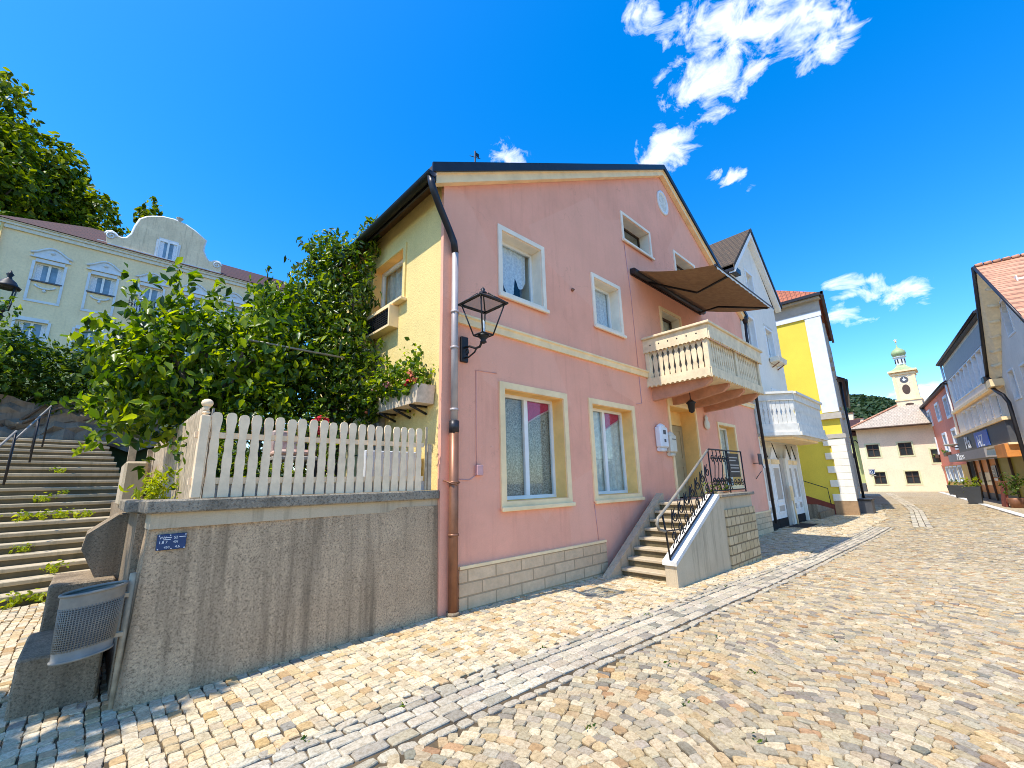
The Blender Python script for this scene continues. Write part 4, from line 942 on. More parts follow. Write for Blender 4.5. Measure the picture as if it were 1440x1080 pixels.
# picket fence along the front
pf = thing('picket_fence', 'white picket fence with paddle shaped slats on the concrete wall', 'fence', (1.9, 4.9, 1.53))
FF = Frame((0, 4.90, 0), (1, 0, 0), (0, -1, 0))
def paddle(w, h):
    R_ = [(.50, 0), (.50, .12), (.44, .2), (.40, .30), (.46, .40), (.43, .47), (.36, .53), (.40, .58), (.42, .62), (.36, .68), (.34, .74), (.42, .83), (.5, .90), (.48, .955), (.36, .988), (.15, 1.)]
    return [(x * w, z * h) for x, z in R_] + [(-x * w, z * h) for x, z in R_[::-1]]
for i in range(21):
    b = B(FF); s = .765 + i * .1105; h = .79 + random.gauss(0, .006); ln = random.gauss(0, .006)
    b.prism([(s + x + ln * z, 1.54 + z) for x, z in paddle(.089 + random.gauss(0, .002), h)], .0, .02, 'xz'); b.build('picket', 'picket', pf)
b = B(FF); b.box(.60, 3.06, -.045, -.001, 2.09, 2.145); b.build('rail', 'picket', pf)
b = B(FF); b.box(.60, 3.06, -.045, -.001, 1.66, 1.72); b.box(.74, 3.2, -.075, -.05, 1.54, 1.66, 1); b.build('rail', ['picket', 'white'], pf)
b = B(); b.bbox(.625, .70, 4.86, 4.935, 1.54, 2.30, .006); b.bbox(.63, .695, 4.865, 4.93, 2.30, 2.345, .02); b.lathe((.6625, 4.8975, 2.34), [(.03, 0), (.02, .02), (.032, .04)], 10); b.ball((.6625, 4.8975, 2.415), .05, 0, 12, .85); b.build('corner_post', 'picket', pf)
b = B(FF); b.box(3.075, 3.10, 0, .02, 1.54, 2.36); b.box(3.12, 3.17, -.02, .02, 1.54, 2.13); b.build('end_post', 'planks', pf)
# board fence running back beside the steps
sf = thing('board_fence', 'sunbleached board fence running back beside the garden steps', 'fence', (.66, 7, 1.5))
y = 5.02
while y < 9.8:
    b = B(); w_ = .098; b.prism([(y, 1.52), (y + w_, 1.52), (y + w_, 2.34 + random.gauss(0, .012)), (y + w_ * .5, 2.40), (y, 2.34)], .645, .665, 'yz'); b.build('board', 'planks', sf); y += .104
b = B(); b.box(.67, .72, 4.98, 9.9, 2.08, 2.15); b.box(.67, .72, 4.98, 9.9, 1.66, 1.73); b.box(.72, .735, 4.95, 5.0, 1.53, 2.38); b.build('rail', 'greywood', sf)
gp = thing('gate_post', 'weathered leaning gate post beside the garden steps', 'post', (.42, 9.9, 1.5))
b = B(); b.box(.32, .42, 9.7, 9.82, 1.0, 2.45); b.box(.55, .62, 9.4, 9.5, 1.4, 2.3); b.build('shaft', 'planks', gp); b = B(); b.prism([(.30, 2.45), (.44, 2.45), (.37, 2.56)], 9.68, 9.84, 'xz'); b.build('cap', 'steel', gp)
gk = thing('low_gate_wall', 'tan rendered gate wall between the steps and the board fence', 'wall', (.4, 9.2, 1.4)); b = B(); b.bbox(.26, .52, 8.4, 9.6, 1.42, 2.05, .03); b.build('panel', 'step', gk)
# concrete blocks, cheek and bin at the foot of the steps
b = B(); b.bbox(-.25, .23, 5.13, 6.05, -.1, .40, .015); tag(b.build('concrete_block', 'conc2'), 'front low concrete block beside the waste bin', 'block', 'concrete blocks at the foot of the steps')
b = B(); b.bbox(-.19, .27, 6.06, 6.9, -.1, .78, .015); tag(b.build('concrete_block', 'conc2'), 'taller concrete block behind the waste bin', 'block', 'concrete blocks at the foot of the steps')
b = B(); b.prism([(-.02, 1.06), (.0, 1.20), (.22, 1.38), (.30, 1.38), (.30, .70), (.15, .70)], 6.25, 6.9, 'xz'); b.build
ck = b.build('concrete_cheek', 'conc2'); tag(ck, 'tilted dark concrete cheek where the garden steps meet the wall', 'block')
wb = thing('waste_bin', 'grey wire mesh waste bin hung from a post at the wall end', 'bin', (.09, 4.72, .45))
cxb, cyb = .095, 4.74
def ell(z, k): 
    return [(cxb + .02 * (z - .45) + .18 * k * math.cos(a), cyb + .13 * k * math.sin(a), z + .02 * math.cos(a)) for a in np.linspace(0, 2 * math.pi, 33)[:-1]]
b = B()
for z in np.linspace(.53, .80, 19): b.tube(ell(z, .9 + .1 * (z - .45) / .45), .0035, 4, closed=True)
for a in np.linspace(0, 2 * math.pi, 61)[:-1]:
    b.tube([(cxb + .02 * (z - .45) + .18 * (.9 + .1 * (z - .45) / .45) * math.cos(a), cyb + .13 * (.9 + .1 * (z - .45) / .45) * math.sin(a), z + .02 * math.cos(a)) for z in (.52, .66, .81)], .0035, 4)
b.build('mesh_basket', 'steel', wb)
b = B(); r1 = ell(.80, .985); r2 = ell(.895, 1.01); b.add(r1 + r2, [(i, (i + 1) % 32, 32 + (i + 1) % 32, 32 + i) for i in range(32)], 0, True); b.tube(ell(.895, 1.02), .011, 8, closed=True); b.build('rim', 'steel', wb, recalc=False)
b = B(); r1 = ell(.455, .9); r2 = ell(.53, .915); b.add(r1 + r2, [(i, (i + 1) % 32, 32 + (i + 1) % 32, 32 + i) for i in range(32)] + [tuple(range(32))], 0, True); b.tube(ell(.455, .905), .009, 8, closed=True); b.build('base_band', 'steel', wb, recalc=False)
b = B(); b.add(ell(.50, .88) + ell(.84, .95), [(i, (i + 1) % 32, 32 + (i + 1) % 32, 32 + i) for i in range(32)], 0, True); b.build('liner', 'slate', wb, recalc=False)
b = B(); b.tube([(.318, 4.80, -.05), (.318, 4.80, .97)], .022, 8, 0); b.box(.25, .31, 4.76, 4.80, .80, .83); b.box(.25, .31, 4.76, 4.80, .52, .55); b.build('post', ['planks'], wb)
# ------------------------------------------------------------------ garden steps
th = R(9.95); FG = Frame((0, 0, 0), (math.cos(th), math.sin(th), 0), (-math.sin(th), math.cos(th), 0))
gs = thing('garden_steps', 'wide mossy stone steps climbing the slope left of the terrace', 'stairs', (-1, 12, 0))
vv, z = 10.1, 0
edge = []
for i in range(19):
    z += .16; nv = vv + (.34 if i != 6 else .62) + (.02 if i > 6 else 0) + (1.6 if i == 18 else 0)
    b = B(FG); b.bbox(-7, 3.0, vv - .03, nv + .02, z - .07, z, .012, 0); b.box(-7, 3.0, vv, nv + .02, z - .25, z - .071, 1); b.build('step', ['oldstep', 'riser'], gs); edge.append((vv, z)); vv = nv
VT, ZT = vv, z
for k, (y_, x0_, zz) in enumerate(((12.3, -1.24, 2.79), (14.0, -1.119, 3.293), (15.3, -1.075, 3.73))):
    lab = ['lowest grey tube handrail on the left of the garden steps', 'middle grey tube handrail on the garden steps', 'topmost grey tube handrail near the rock wall'][k]
    h = thing('handrail', lab, 'handrail', (x0_, y_, zz - .9), 'handrails of the garden steps')
    d = (.42, .55, .34)[k]
    b = B(); b.tube([(x0_ - d * .3, y_ - d * 2.2, zz - d * 1.15), (x0_, y_, zz)], .02, 8); b.build('rail', 'steel', h)
    b = B(); b.tube([(x0_, y_, zz - .01), (x0_ + .0, y_, zz - 1.0)], .018, 8); b.build('post', 'iron', h)
    b = B(); b.tube([(x0_ - d * .3, y_ - d * 2.2, zz - d * 1.15), (x0_ - d * .3, y_ - d * 2.2, zz - d * 1.15 - .8)], .018, 8); b.build('post', 'iron', h)
# weeds on the steps
wk = 0; wp = []
for (vs, zs, us) in [(edge[6][0] + .28, edge[6][1], u) for u in (-.3, .1, .45, .8, 1.25, 1.5, 1.8, 2.1)] + [(edge[3][0] + .25, edge[3][1], 1.2), (edge[1][0] + .2, edge[1][1], 1.55), (edge[0][0] - .1, 0, 1.1), (edge[0][0] - .1, 0, 1.35), (edge[0][0] - .12, 0, 1.6), (edge[9][0] + .2, edge[9][1], 1.9), (edge[8][0] + .2, edge[8][1], 1.55), (edge[12][0] + .2, edge[12][1], .8), (edge[12][0] + .2, edge[12][1], 1.9)]:
    Pw = FG([(us, vs, zs)])[0]
    if wk == 0:
        C, U = cloud_pts([(0, 0, .1, .17, .09, .1)], 70, .2, .4, .15); w0 = leaves('weed', C, U, .06, 'leafgold'); w0.location = Pw
        tag(w0, 'low yellow green weed growing from a joint of the garden steps', 'weed', 'weeds on the garden steps')
    else: copy_tree(w0, Pw, None, random.uniform(0, 6), random.uniform(.6, 1.25))
    wk += 1
C, U = cloud_pts([(.45, 5.75, 1.62, .09, .14, .13), (.47, 6.0, 1.65, .1, .16, .16)], 320, .2, .5, .16)
tag(leaves('feathery_shrub', C, U, .07, 'leafgold', aspect=.3), 'bright feathery shrub on the coping at the fence corner', 'shrub')
# ------------------------------------------------------------------ planting on the terrace
def limbs(b, base, tips, r, m=0):
    for t in tips:
        p0 = np.array(base, float); p1 = np.array(t, float); mid = p0 + (p1 - p0) * .45 + rng.normal(0, .12, 3) + np.array((0, 0, .15))
        b.tube([p0, mid, p1], [r, r * .6, r * .2], 6, m)
ft = thing('broad_leaved_tree', 'broad leaved garden tree spreading over the picket fence corner', 'tree', (.9, 6.6, 1.5))
blobs = [(.55, 6.9, 3.2, .8, .75, .8), (1.2, 6.8, 3.4, .75, .8, .75), (.25, 7.1, 3.2, .5, .55, .6), (.12, 7.3, 2.75, .42, .45, .45), (1.75, 7.0, 3.5, .6, .6, .75), (.75, 7.0, 3.8, .45, .5, .45), (1.3, 6.9, 2.75, .8, .6, .5), (.3, 7.2, 3.55, .3, .3, .4), (.45, 7.1, 2.55, .5, .5, .4)]
C, U = cloud_pts(blobs, 5200, .4, .35, .5)
# long arching shoots that break the outline
for (x, y, z_, dx, dz) in ((.2, 7.2, 3.9, -.35, .5), (.5, 7.1, 4.0, -.1, .75), (.1, 7.3, 3.3, -.5, .25), (1.2, 7.0, 4.0, .25, .7), (1.5, 6.9, 4.1, .1, .7), (.1, 7.4, 2.9, -.4, -.2), (.1, 7.3, 2.5, -.3, -.4), (.8, 7.0, 4.1, .1, .5), (1.9, 7, 4.1, .2, .5), (.1, 7.2, 3.6, -.5, .05)):
    t_ = rng.random(34)[:, None]; q = np.array((x, y, z_)) + t_ * np.array((dx, rng.normal(0, .2), dz)) + rng.normal(0, .05, (34, 3)); C = np.concatenate([C, q]); U = np.concatenate([U, np.tile((dx, -.3, 1.), (34, 1))])
b = B(); b.tube([(1.0, 6.7, 1.45), (.95, 6.75, 2.0), (.9, 6.8, 2.6)], [.09, .075, .06], 8); limbs(b, (.9, 6.8, 2.55), [(x, y, z_) for x, y, z_, *_ in blobs] + [(.1, 7.2, 3.7), (1.3, 6.9, 3.9), (.6, 7.1, 4.0)], .045); b.build('trunk', 'bark', ft)
leaves('crown', C, U, .12, 'leafbig', ft, droop=.7, aspect=.56, fold=.3)
vn = thing('climbing_vine', 'dense climbing vine rising up the yellow side wall to the eave', 'climber', (2.9, 7.4, 1.5))
blobs = [(2.75, 7.6, 5.55, .42, .5, .6), (2.95, 7.3, 5.0, .4, .5, .6), (2.45, 7.5, 4.6, .55, .6, .6), (2.2, 7.4, 3.9, .6, .6, .6), (2.75, 7.0, 4.0, .5, .5, .7), (2.85, 6.7, 3.3, .4, .4, .55), (2.3, 7.1, 3.2, .5, .5, .6), (3.05, 7.1, 5.9, .22, .3, .5), (1.8, 7.5, 4.2, .45, .5, .5), (2.6, 7.9, 6.1, .33, .4, .4), (3.0, 6.5, 2.9, .28, .35, .35), (3.1, 7.0, 6.25, .15, .25, .35), (1.9, 7.6, 3.6, .6, .5, .8), (2.0, 7.8, 4.6, .5, .5, .5), (2.5, 7.9, 5.2, .5, .5, .7), (1.6, 7.7, 2.9, .8, .5, .7), (2.6, 7.3, 2.6, .5, .4, .6)]
C, U = cloud_pts(blobs, 15000, .5, .25, .35)
leaves('foliage', C, U, .11, 'leafvine', vn, droop=.5, aspect=.42, fold=.25)
b = B(); limbs(b, (2.8, 7.2, 1.5), [(2.9, 7.3, 5.5), (2.5, 7.4, 4.5), (2.2, 7.4, 3.8)], .06); b.tube([(2.5, 7.0, 1.5), (2.6, 7.05, 2.3), (2.75, 7.1, 3.1)], [.07, .06, .05], 8); b.build('stem', 'bark', vn)
sh = thing('evergreen_shrub', 'dark evergreen shrub behind the pickets in front of the vine', 'shrub', (1.5, 6.4, 1.5))
C, U = cloud_pts([(1.5, 6.3, 2.35, .55, .45, .6), (2.1, 6.2, 2.3, .4, .4, .55), (.95, 6.0, 2.0, .4, .4, .45), (1.35, 6.1, 1.75, .8, .5, .3)], 2600, .5, .25, .2); leaves('foliage', C, U, .065, 'leafvine', sh, aspect=.5)
b = B(); limbs(b, (1.6, 6.3, 1.45), [(1.5, 6.3, 2.5), (2.1, 6.2, 2.5), (1, 6, 2.1)], .035); b.build('stem', 'bark', sh)
rb = thing('rose_bush', 'rose bush with red blooms behind the picket fence', 'rose bush', (1.95, 5.7, 1.5))
C, U = cloud_pts([(1.95, 5.7, 2.2, .28, .2, .3), (1.8, 5.7, 1.85, .3, .2, .3)], 420, .3, .4, .15); leaves('foliage', C, U, .05, 'leafvine', rb)
b = B(); limbs(b, (1.9, 5.7, 1.5), [(1.9, 5.6, 2.45), (2.05, 5.65, 2.4), (1.95, 5.6, 2.3)], .012); b.build('stem', 'bark', rb)
for x, z_ in ((1.86, 2.40), (1.92, 2.45), (2.0, 2.43), (1.90, 2.33), (1.97, 2.36), (1.93, 2.28)):
    C = rng.normal(0, .018, (26, 3)) + np.array((x, 5.52, z_)); leaves('bloom', C, (C - np.array((x, 5.52, z_))) * 40, .036, 'petalred', rb, aspect=.9, jitter=.3)
fg = thing('border_plants', 'narrow border of leafy plants just behind the pickets', 'plants', (1.4, 5.4, 1.5)); fg['kind'] = 'stuff'
C, U = cloud_pts([(1.0, 5.5, 1.75, .35, .2, .3), (1.6, 5.4, 1.7, .4, .2, .22), (.85, 5.6, 2.0, .15, .15, .3)], 700, .3, .4, .2); fo = leaves('foliage', C, U, .075, 'leafbig', fg, aspect=.3)
# flower trough on brackets at the yellow wall
ftg = thing('flower_trough', 'pale trough of geraniums on brackets at the yellow wall', 'planter', (3.1, 5.7, 2.7))
b = B(); b.prism([(5.06, 2.72), (6.32, 2.72), (6.36, 2.98), (5.02, 2.98)], 3.02, 3.30, 'yz', 0); b.build('trough', 'troughconc', ftg)
b = B(); b.box(3.04, 3.28, 5.06, 6.32, 2.96, 2.985); b.build('soil', 'soil', ftg)
for y in (5.25, 5.7, 6.15): b = B(); b.tube([(3.31, y, 2.60), (3.05, y, 2.70)], .018, 6); b.tube([(3.31, y, 2.705), (3.03, y, 2.705)], .016, 6); b.build('bracket', 'iron', ftg)
C, U = cloud_pts([(3.1, 5.3, 3.14, .22, .28, .26), (3.08, 5.7, 3.18, .22, .32, .3), (3.03, 6.15, 3.12, .25, .32, .26), (2.98, 6.35, 2.85, .15, .22, .25), (3.0, 5.6, 2.95, .08, .5, .12)], 1900, .3, .35, .28); leaves('foliage', C, U, .065, 'leafbig', ftg, aspect=.7)
for (x, y, z_, mt_) in ((2.95, 6.2, 3.05, 'petalpink'), (2.93, 5.75, 3.08, 'petalpink'), (2.95, 5.12, 3.12, 'petalorange'), (2.98, 5.08, 3.05, 'petalorange'), (2.95, 5.22, 3.0, 'petalred'), (2.92, 6.4, 2.9, 'petalorange'), (2.92, 6.35, 2.75, 'petalorange'), (2.96, 5.2, 3.03, 'petalred')):
    C = rng.normal(0, .022, (30, 3)) + np.array((x, y, z_)); leaves('bloom', C, (C - np.array((x, y, z_))) * 40, .036, mt_, ftg, aspect=.9, jitter=.3)
cp = B(); cp.tube([(1.16, 6.45, 3.59), (2.55, 6.45, 3.58)], .016, 8); tag(cp.build('washing_line_pole', 'steel'), 'slim grey pole crossing the garden foliage', 'pole')
# garden furniture glimpsed between the pickets
gc = thing('garden_chair', 'garden chair with a pinkish cushion seen between the pickets', 'chair', (1.65, 5.5, 1.5))
b = B(); b.bbox(1.42, 1.88, 5.35, 5.8, 1.92, 1.97, .01); b.build('seat', 'greywood', gc)
for x, y in ((1.44, 5.37), (1.86, 5.37), (1.44, 5.78), (1.86, 5.78)): b = B(); b.box(x - .02, x + .02, y - .02, y + .02, 1.5, 1.92 if y < 5.5 else 2.3); b.build('leg', 'iron', gc)
b = B(); b.bbox(1.45, 1.85, 5.38, 5.76, 1.972, 2.05, .03); b.bbox(1.46, 1.84, 5.72, 5.78, 2.0, 2.3, .02); b.build('cushion', 'cushion', gc)
lw = B(); lw.bbox(2.45, 3.28, 5.3, 5.42, 1.5, 2.06, .01); tag(lw.build('garden_wall', 'stuccowhite'), 'low white garden wall behind the right hand pickets', 'wall')
gt = B(); gt.bbox(3.22, 3.31, 6.5, 6.9, 1.5, 2.75, .01); gt.tube([(3.15, 6.4, 1.5), (3.15, 6.42, 2.6)], .03, 8); tag(gt.build('leaning_planks', 'greywood'), 'grey planks leaning on the yellow wall under the vine', 'planks')
# ------------------------------------------------------------------ slope, rock wall, hedge, villa
def hillz(X, Y):
    z1 = np.interp(Y, [15, 17, 36, 40, 47, 60, 90], [2.9, 3.05, 9.0, 9.2, 13.5, 27, 40]); return z1
sheet('hillside', np.array([-60, -30, -15, -8, -4, 0, 1.5, 3.2, 6]), np.array([17.79, 17.8, 18.5, 20, 25, 30, 36, 40, 47, 60, 90]), lambda X, Y: np.where(Y < 17.795, 0, np.where(X > 3, hillz(X, Y) * .6, hillz(X, Y))), 'hill')
rk = B(); V = []; n_, m_ = 40, 8
for j in range(m_ + 1):
    for i in range(n_ + 1): V.append((-8 + 9.2 * i / n_, 17.5 + .25 * j / m_ + .1 * math.sin(i * 1.7 + j * 2.3) * math.cos(i * .6 - j) + random.gauss(0, .03), 2.9 + 1.3 * j / m_ + .1 * math.sin(i * 1.3)))
rk.add(V, [(j * (n_ + 1) + i, j * (n_ + 1) + i + 1, (j + 1) * (n_ + 1) + i + 1, (j + 1) * (n_ + 1) + i) for j in range(m_) for i in range(n_)], 0, False); tag(rk.build('rock_wall', 'rock'), 'rough rock wall below the hedge at the top of the steps', 'wall')
hd = thing('hedge', 'long dark green hedge below the cream villa', 'hedge', (-2, 17.5, 3.5))
blobs = [(x, 18.2 + .4 * math.sin(x * 3), 4.95 + .14 * math.sin(x * 2.1), .9, .8, 1.1) for x in np.arange(-6.5, 3.0, .55)]
C, U = cloud_pts(blobs, 19000, .72, .15, .35); leaves('foliage', C, U, .16, 'leafhedge', hd, aspect=.5)
b = B(); limbs(b, (-2, 17.7, 3.3), [(x, 17.7, 4.3) for x in np.arange(-6, 2, 1.1)], .05); b.build('stem', 'bark', hd)
ll = thing('street_lamp', 'black lamp post half hidden in shrubs at the left edge', 'street lamp', (-2.03, 14, 2.6))
b = B(); b.tube([(-2.05, 14, 2.5), (-2.05, 14, 5.45)], [.05, .035], 10); b.lathe((-2.05, 14, 5.4), [(.04, 0), (.07, .04), (.03, .1), (.05, .14), (.1, .2)], 10); b.build('post', 'iron', ll)
b = B(); 
for sx, sy in cor: b.tube([(-2.05 + sx * .09, 14 + sy * .09, 5.6), (-2.05 + sx * .13, 14 + sy * .13, 6.12)], .014, 6)
b.build('cage', 'iron', ll)
b = B(); b.lathe((-2.05, 14, 6.1), [(.21, 0), (.22, .03), (.16, .08), (.12, .16), (.05, .22), (.035, .27), (.065, .32), (.03, .37), (.01, .42)], 12); b.build('cap', 'iron', ll)
b = B()
for i in range(4):
    (sx, sy), (nx, ny) = cor[i], cor[(i + 1) % 4]; b.quad((-2.05 + sx * .085, 14 + sy * .085, 5.61), (-2.05 + nx * .085, 14 + ny * .085, 5.61), (-2.05 + nx * .165, 14 + ny * .165, 6.1), (-2.05 + sx * .165, 14 + sy * .165, 6.1))
b.build('glazing', 'lampglass', ll)
lc = thing('lamp_shrub', 'yellow green climber hanging on the lamp post at the left edge', 'shrub', (-2.1, 13.8, 5)); C, U = cloud_pts([(-2.15, 13.8, 5.4, .3, .3, .5), (-2.0, 13.7, 4.6, .3, .3, .3)], 240, .2, .6, .4); leaves('foliage', C, U, .11, 'leafbig', lc)
# ------------------------------------------------------------------ cream villa on the slope (facade at y = 37)
KV = 37 / 24.
def vx(x): return x * KV
def vz(z): return 1.6 + (z - 1.6) * KV
FV = Frame((0, 37, 0), (1, 0, 0), (0, -1, 0))
vl = thing('villa', 'cream villa with a curved gable on the slope above the hedge', 'villa', (2, 42, 9))
VL, VR, ev = vx(-4.02), vx(6.6), vz(11.9)
upx = [-2.57, -.99, .58, 2.15, 3.72]; lox = [-2.68, -1.08, .55, 2.15, 3.72]
hu = [(vx(c - .40), vx(c + .40), vz(9.84), vz(10.62)) for c in upx]; hu[2] = (hu[2][0], hu[2][1], vz(9.25), vz(10.62)); hl = [(vx(c - .42), vx(c + .42), vz(7.2), vz(8.16)) for c in lox]
b = B(FV); wall(b, 8.6, [(VL, ev), (VR, ev)], hu + hl)
b.quad((VL, 0, 8.6), (VL, -10, 8.6), (VL, -10, ev), (VL, 0, ev)); b.quad((VR, 0, 8.6), (VR, -10, 8.6), (VR, -10, ev), (VR, 0, ev)); b.quad((VL, -10, 8.6), (VR, -10, 8.6), (VR, -10, ev), (VL, -10, ev))
for h in hu + hl:
    s0, s1, z0, z1 = h; d = -.25
    b.quad((s0, 0, z0), (s0, d, z0), (s0, d, z1), (s0, 0, z1)); b.quad((s1, 0, z0), (s1, d, z0), (s1, d, z1), (s1, 0, z1)); b.quad((s0, 0, z1), (s1, 0, z1), (s1, d, z1), (s0, d, z1)); b.quad((s0, 0, z0), (s1, 0, z0), (s1, d, z0), (s0, d, z0))
b.build('wall', 'villa', vl, recalc=False)
b = B(FV)
b.box(VL - .25, VR, 0, .22, ev - .05, ev + .16); b.box(VL - .12, VR, 0, .12, ev - .28, ev - .05); b.box(VL - .3, VR, .22, .30, ev + .10, ev + .17)
b.build('cornice', 'oldwhite', vl)
b = B(); rh = ev + 3.5
V = [(VL - .5, 36.6, ev + .17), (VR, 36.6, ev + .17), (VR, 42, rh), (VL + 3.2, 42, rh), (VL - .5, 47.4, ev + .17), (VR, 47.4, ev + .17)]
b.add(V, [(0, 1, 2, 3), (0, 3, 4), (4, 3, 2, 5), (1, 5, 2)]); b.build('roof', 'roofvilla', vl)
b = B(); b.box(vx(-1.45), vx(-1.1), 37.4, 37.7, ev + .62, ev + .72); b.build('roof_hatch', 'white', vl)
gp_ = [(-1.11, 12.07), (-1.21, 12.61), (-1.17, 12.72), (-1.05, 12.78), (-.93, 12.72), (-.86, 12.62), (-.7, 12.58), (-.52, 12.66), (-.38, 12.92), (-.31, 13.36), (-.2, 13.75), (.0, 13.95), (.2, 14.06), (.55, 14.2), (.94, 14.24), (1.35, 14.18), (1.75, 14.0), (2.26, 13.66), (2.2, 13.4), (2.2, 13.1), (2.35, 12.78), (2.5, 12.62), (2.62, 12.64), (2.75, 12.74), (2.92, 12.72), (3.02, 12.56), (3.04, 12.1)]
G_ = [(vx(x), vz(z)) for x, z in gp_]
b = B(FV); b.prism(G_, -.35, .02, 'xz'); gb = b.build('gable', 'villagable', vl)
b = B(FV); b.tube([(x, -.15, z) for x, z in G_[1:-1]], .14, 6); 
for cx, cz in ((-1.04, 12.55), (2.84, 12.52)):
    A = np.linspace(0, 3.2 * math.pi, 30); b.tube([(vx(cx) + .28 * (1 - a / 12) * math.cos(a), .05, vz(cz) + .28 * (1 - a / 12) * math.sin(a)) for a in A], .05, 5)
b.box(vx(-1.1), vx(3.04), .02, .12, vz(12.03), vz(12.16)); b.build('gable_moulding', 'stuccowhite', gb)
b = B(FV); b.lathe((vx(1.15), -.1, vz(14.2)), [(.12, 0), (.08, .1), (.2, .3), (.24, .34), (.05, .4)], 10); b.build('urn', 'greymould', gb)
def vwin(par, c, z0, z1, hw, tall=True, ped=True, panel=True, t=-.2):
    s0, s1 = vx(c - hw), vx(c + hw); a0, a1 = vz(z0), vz(z1)
    b = B(FV); w_ = .13
    zb = vz(z0 - .8) if panel else a0 - .12
    b.box(s0 - w_, s0 - .005, 0, .07, zb, a1 + .05); b.box(s1 + .005, s1 + w_, 0, .07, zb, a1 + .05); b.box(s0 - .005, s1 + .005, 0, .06, a1 + .005, a1 + .22)
    b.box(s0 - w_, s1 + w_, 0, .05, zb - .14, zb)
    if ped:
        z1_ = a1 + .26; b.box(s0 - w_ - .12, s1 + w_ + .12, 0, .14, z1_, z1_ + .08); zc = z1_ + .08; sm = (s0 + s1) / 2; hw_ = (s1 - s0) / 2 + w_
        P = [(sm + hw_ * u, zc + .22 + .42 * math.cos(min(1, abs(u)) * math.pi / 2) ** 1.3) for u in np.linspace(-1, 1, 15)]
        b.prism([(sm - hw_, zc)] + P + [(sm + hw_, zc)], 0, .05, 'xz'); b.tube([(sm - hw_ - .15, .09, zc + .2)] + [(x, .09, z_ + .03) for x, z_ in P] + [(sm + hw_ + .15, .09, zc + .2)], .065, 5)
        b.lathe((sm, .09, zc + .28), [(.04, 0), (.13, .1), (.05, .2)], 8)
    if panel:
        A = np.linspace(0, math.pi, 10); b.tube([((s0 + s1) / 2 - .42 * math.cos(a), .05, a0 - .25 - .2 * math.sin(a)) for a in A], .06, 5); b.lathe(((s0 + s1) / 2, .05, a0 - .7), [(.03, 0), (.1, .12), (.03, .2)], 6)
    wo = b.build('window', 'stuccowhite', par)
    f = B(FV); ringboxes(f, s0, s1, a0, a1, .07, t - .03, t + .03); sm = (s0 + s1) / 2; f.box(sm - .06, sm + .06, t - .03, t + .04, a0, a1); f.build('frame', 'white', wo)
    g = B(FV); g.box(s0, s1, t - .06, t - .04, a0, a1); g.build('pane', 'blueglass', wo)
    g = B(FV); curtain(g, s0 + .07, s0 + .32, a0, a1, t - .035, .003, 3); g.build('curtain', 'lace', wo); g = B(FV); curtain(g, s1 - .26, s1 - .07, a0, a1, t - .035, .003, 3); g.build('curtain', 'lace', wo)
    f = B(FV); f.box(s0 - .06, s1 + .06, -.05, .1, a0 - .07, a0 + .01); f.build('sill', 'slate', wo)
for i, c in enumerate(upx):
    if i == 2: vwin(vl, c, 9.25, 10.62, .40, True, True, False)
    else: vwin(vl, c, 9.84, 10.62, .40)
for c in lox: vwin(vl, c, 7.2, 8.16, .42, False, False, False)
vwin(vl, .9, 12.08, 12.98, .36, True, False, False, .12)
b = B(FV); s0, s1, z0 = vx(.58) - 1.0, vx(.58) + 1.0, vz(9.2)
b.box(s0, s1, 0, .8, z0 - .12, z0, 1)
for x in np.linspace(s0, s1, 15): b.tube([(x, .78, z0), (x, .78, z0 + .9)], .02, 5)
b.tube([(s0, .0, z0 + .9), (s0, .78, z0 + .9), (s1, .78, z0 + .9), (s1, 0, z0 + .9)], .035, 6)
for x in np.linspace(s0 + .1, s1 - .1, 8): b.tube([(x + .1 * math.cos(a), .78, z0 + .45 + .1 * math.sin(a)) for a in np.linspace(0, 6.2, 9)], .018, 4)
b.build('balcony', ['iron', 'stuccowhite'], vl)
b = B(FV); b.tube([(VL + .02, .12, ev), (VL + .02, .12, 9)], .06, 6); b.build('downpipe', 'ochre', vl)
# trees on the hill behind the villa
def big_tree(name, label, x, y, z0, ztop, wid, n, group, mat_='leaftree', seed=0, lsz=.5):
    t = thing(name, label, 'tree', (x, y, z0), group); H = ztop - z0; r2 = np.random.default_rng(seed)
    blobs = [(x, y, z0 + H * .62, wid * .62, wid * .62, H * .36)]
    for i in range(16):
        a = r2.uniform(0, 6.28); hh = r2.uniform(.28, .92); rr = wid * (.75 if hh < .7 else .45) * r2.uniform(.5, 1)
        blobs.append((x + rr * math.cos(a), y + rr * math.sin(a), z0 + H * hh, wid * r2.uniform(.22, .4), wid * r2.uniform(.22, .4), wid * r2.uniform(.2, .34)))
    C, U = cloud_pts(blobs, n, .72, .25, wid * .22); C[:, 2] = np.minimum(C[:, 2], ztop + .3)
    leaves('crown', C, U, lsz, mat_, t, droop=.4, aspect=.55)
    b = B(); b.tube([(x, y, z0 - 1), (x + .1, y, z0 + H * .3), (x, y, z0 + H * .6)], [wid * .07, wid * .055, wid * .03], 8)
    for bl in blobs[1:9]: b.tube([(x, y, z0 + H * .35), ((x + bl[0]) / 2, (y + bl[1]) / 2, bl[2] - wid * .15), bl[:3]], [wid * .03, wid * .02, .03], 5)
    b.build('trunk', 'bark', t); return t
GRP = 'trees on the hill behind the villa'
big_tree('hill_tree', 'tallest hill tree at the left edge above the villa', -11.6, 53, 14, 38.5, 5.6, 8500, GRP, seed=1)
big_tree('hill_tree', 'sunlit yellow green tree left of the villa roof', -9.2, 49, 14, 31.5, 5.0, 8000, GRP, seed=2)
big_tree('hill_tree', 'round hill tree in the middle of the row behind the villa', -6.3, 52, 15, 33.0, 3.9, 6500, GRP, seed=3)
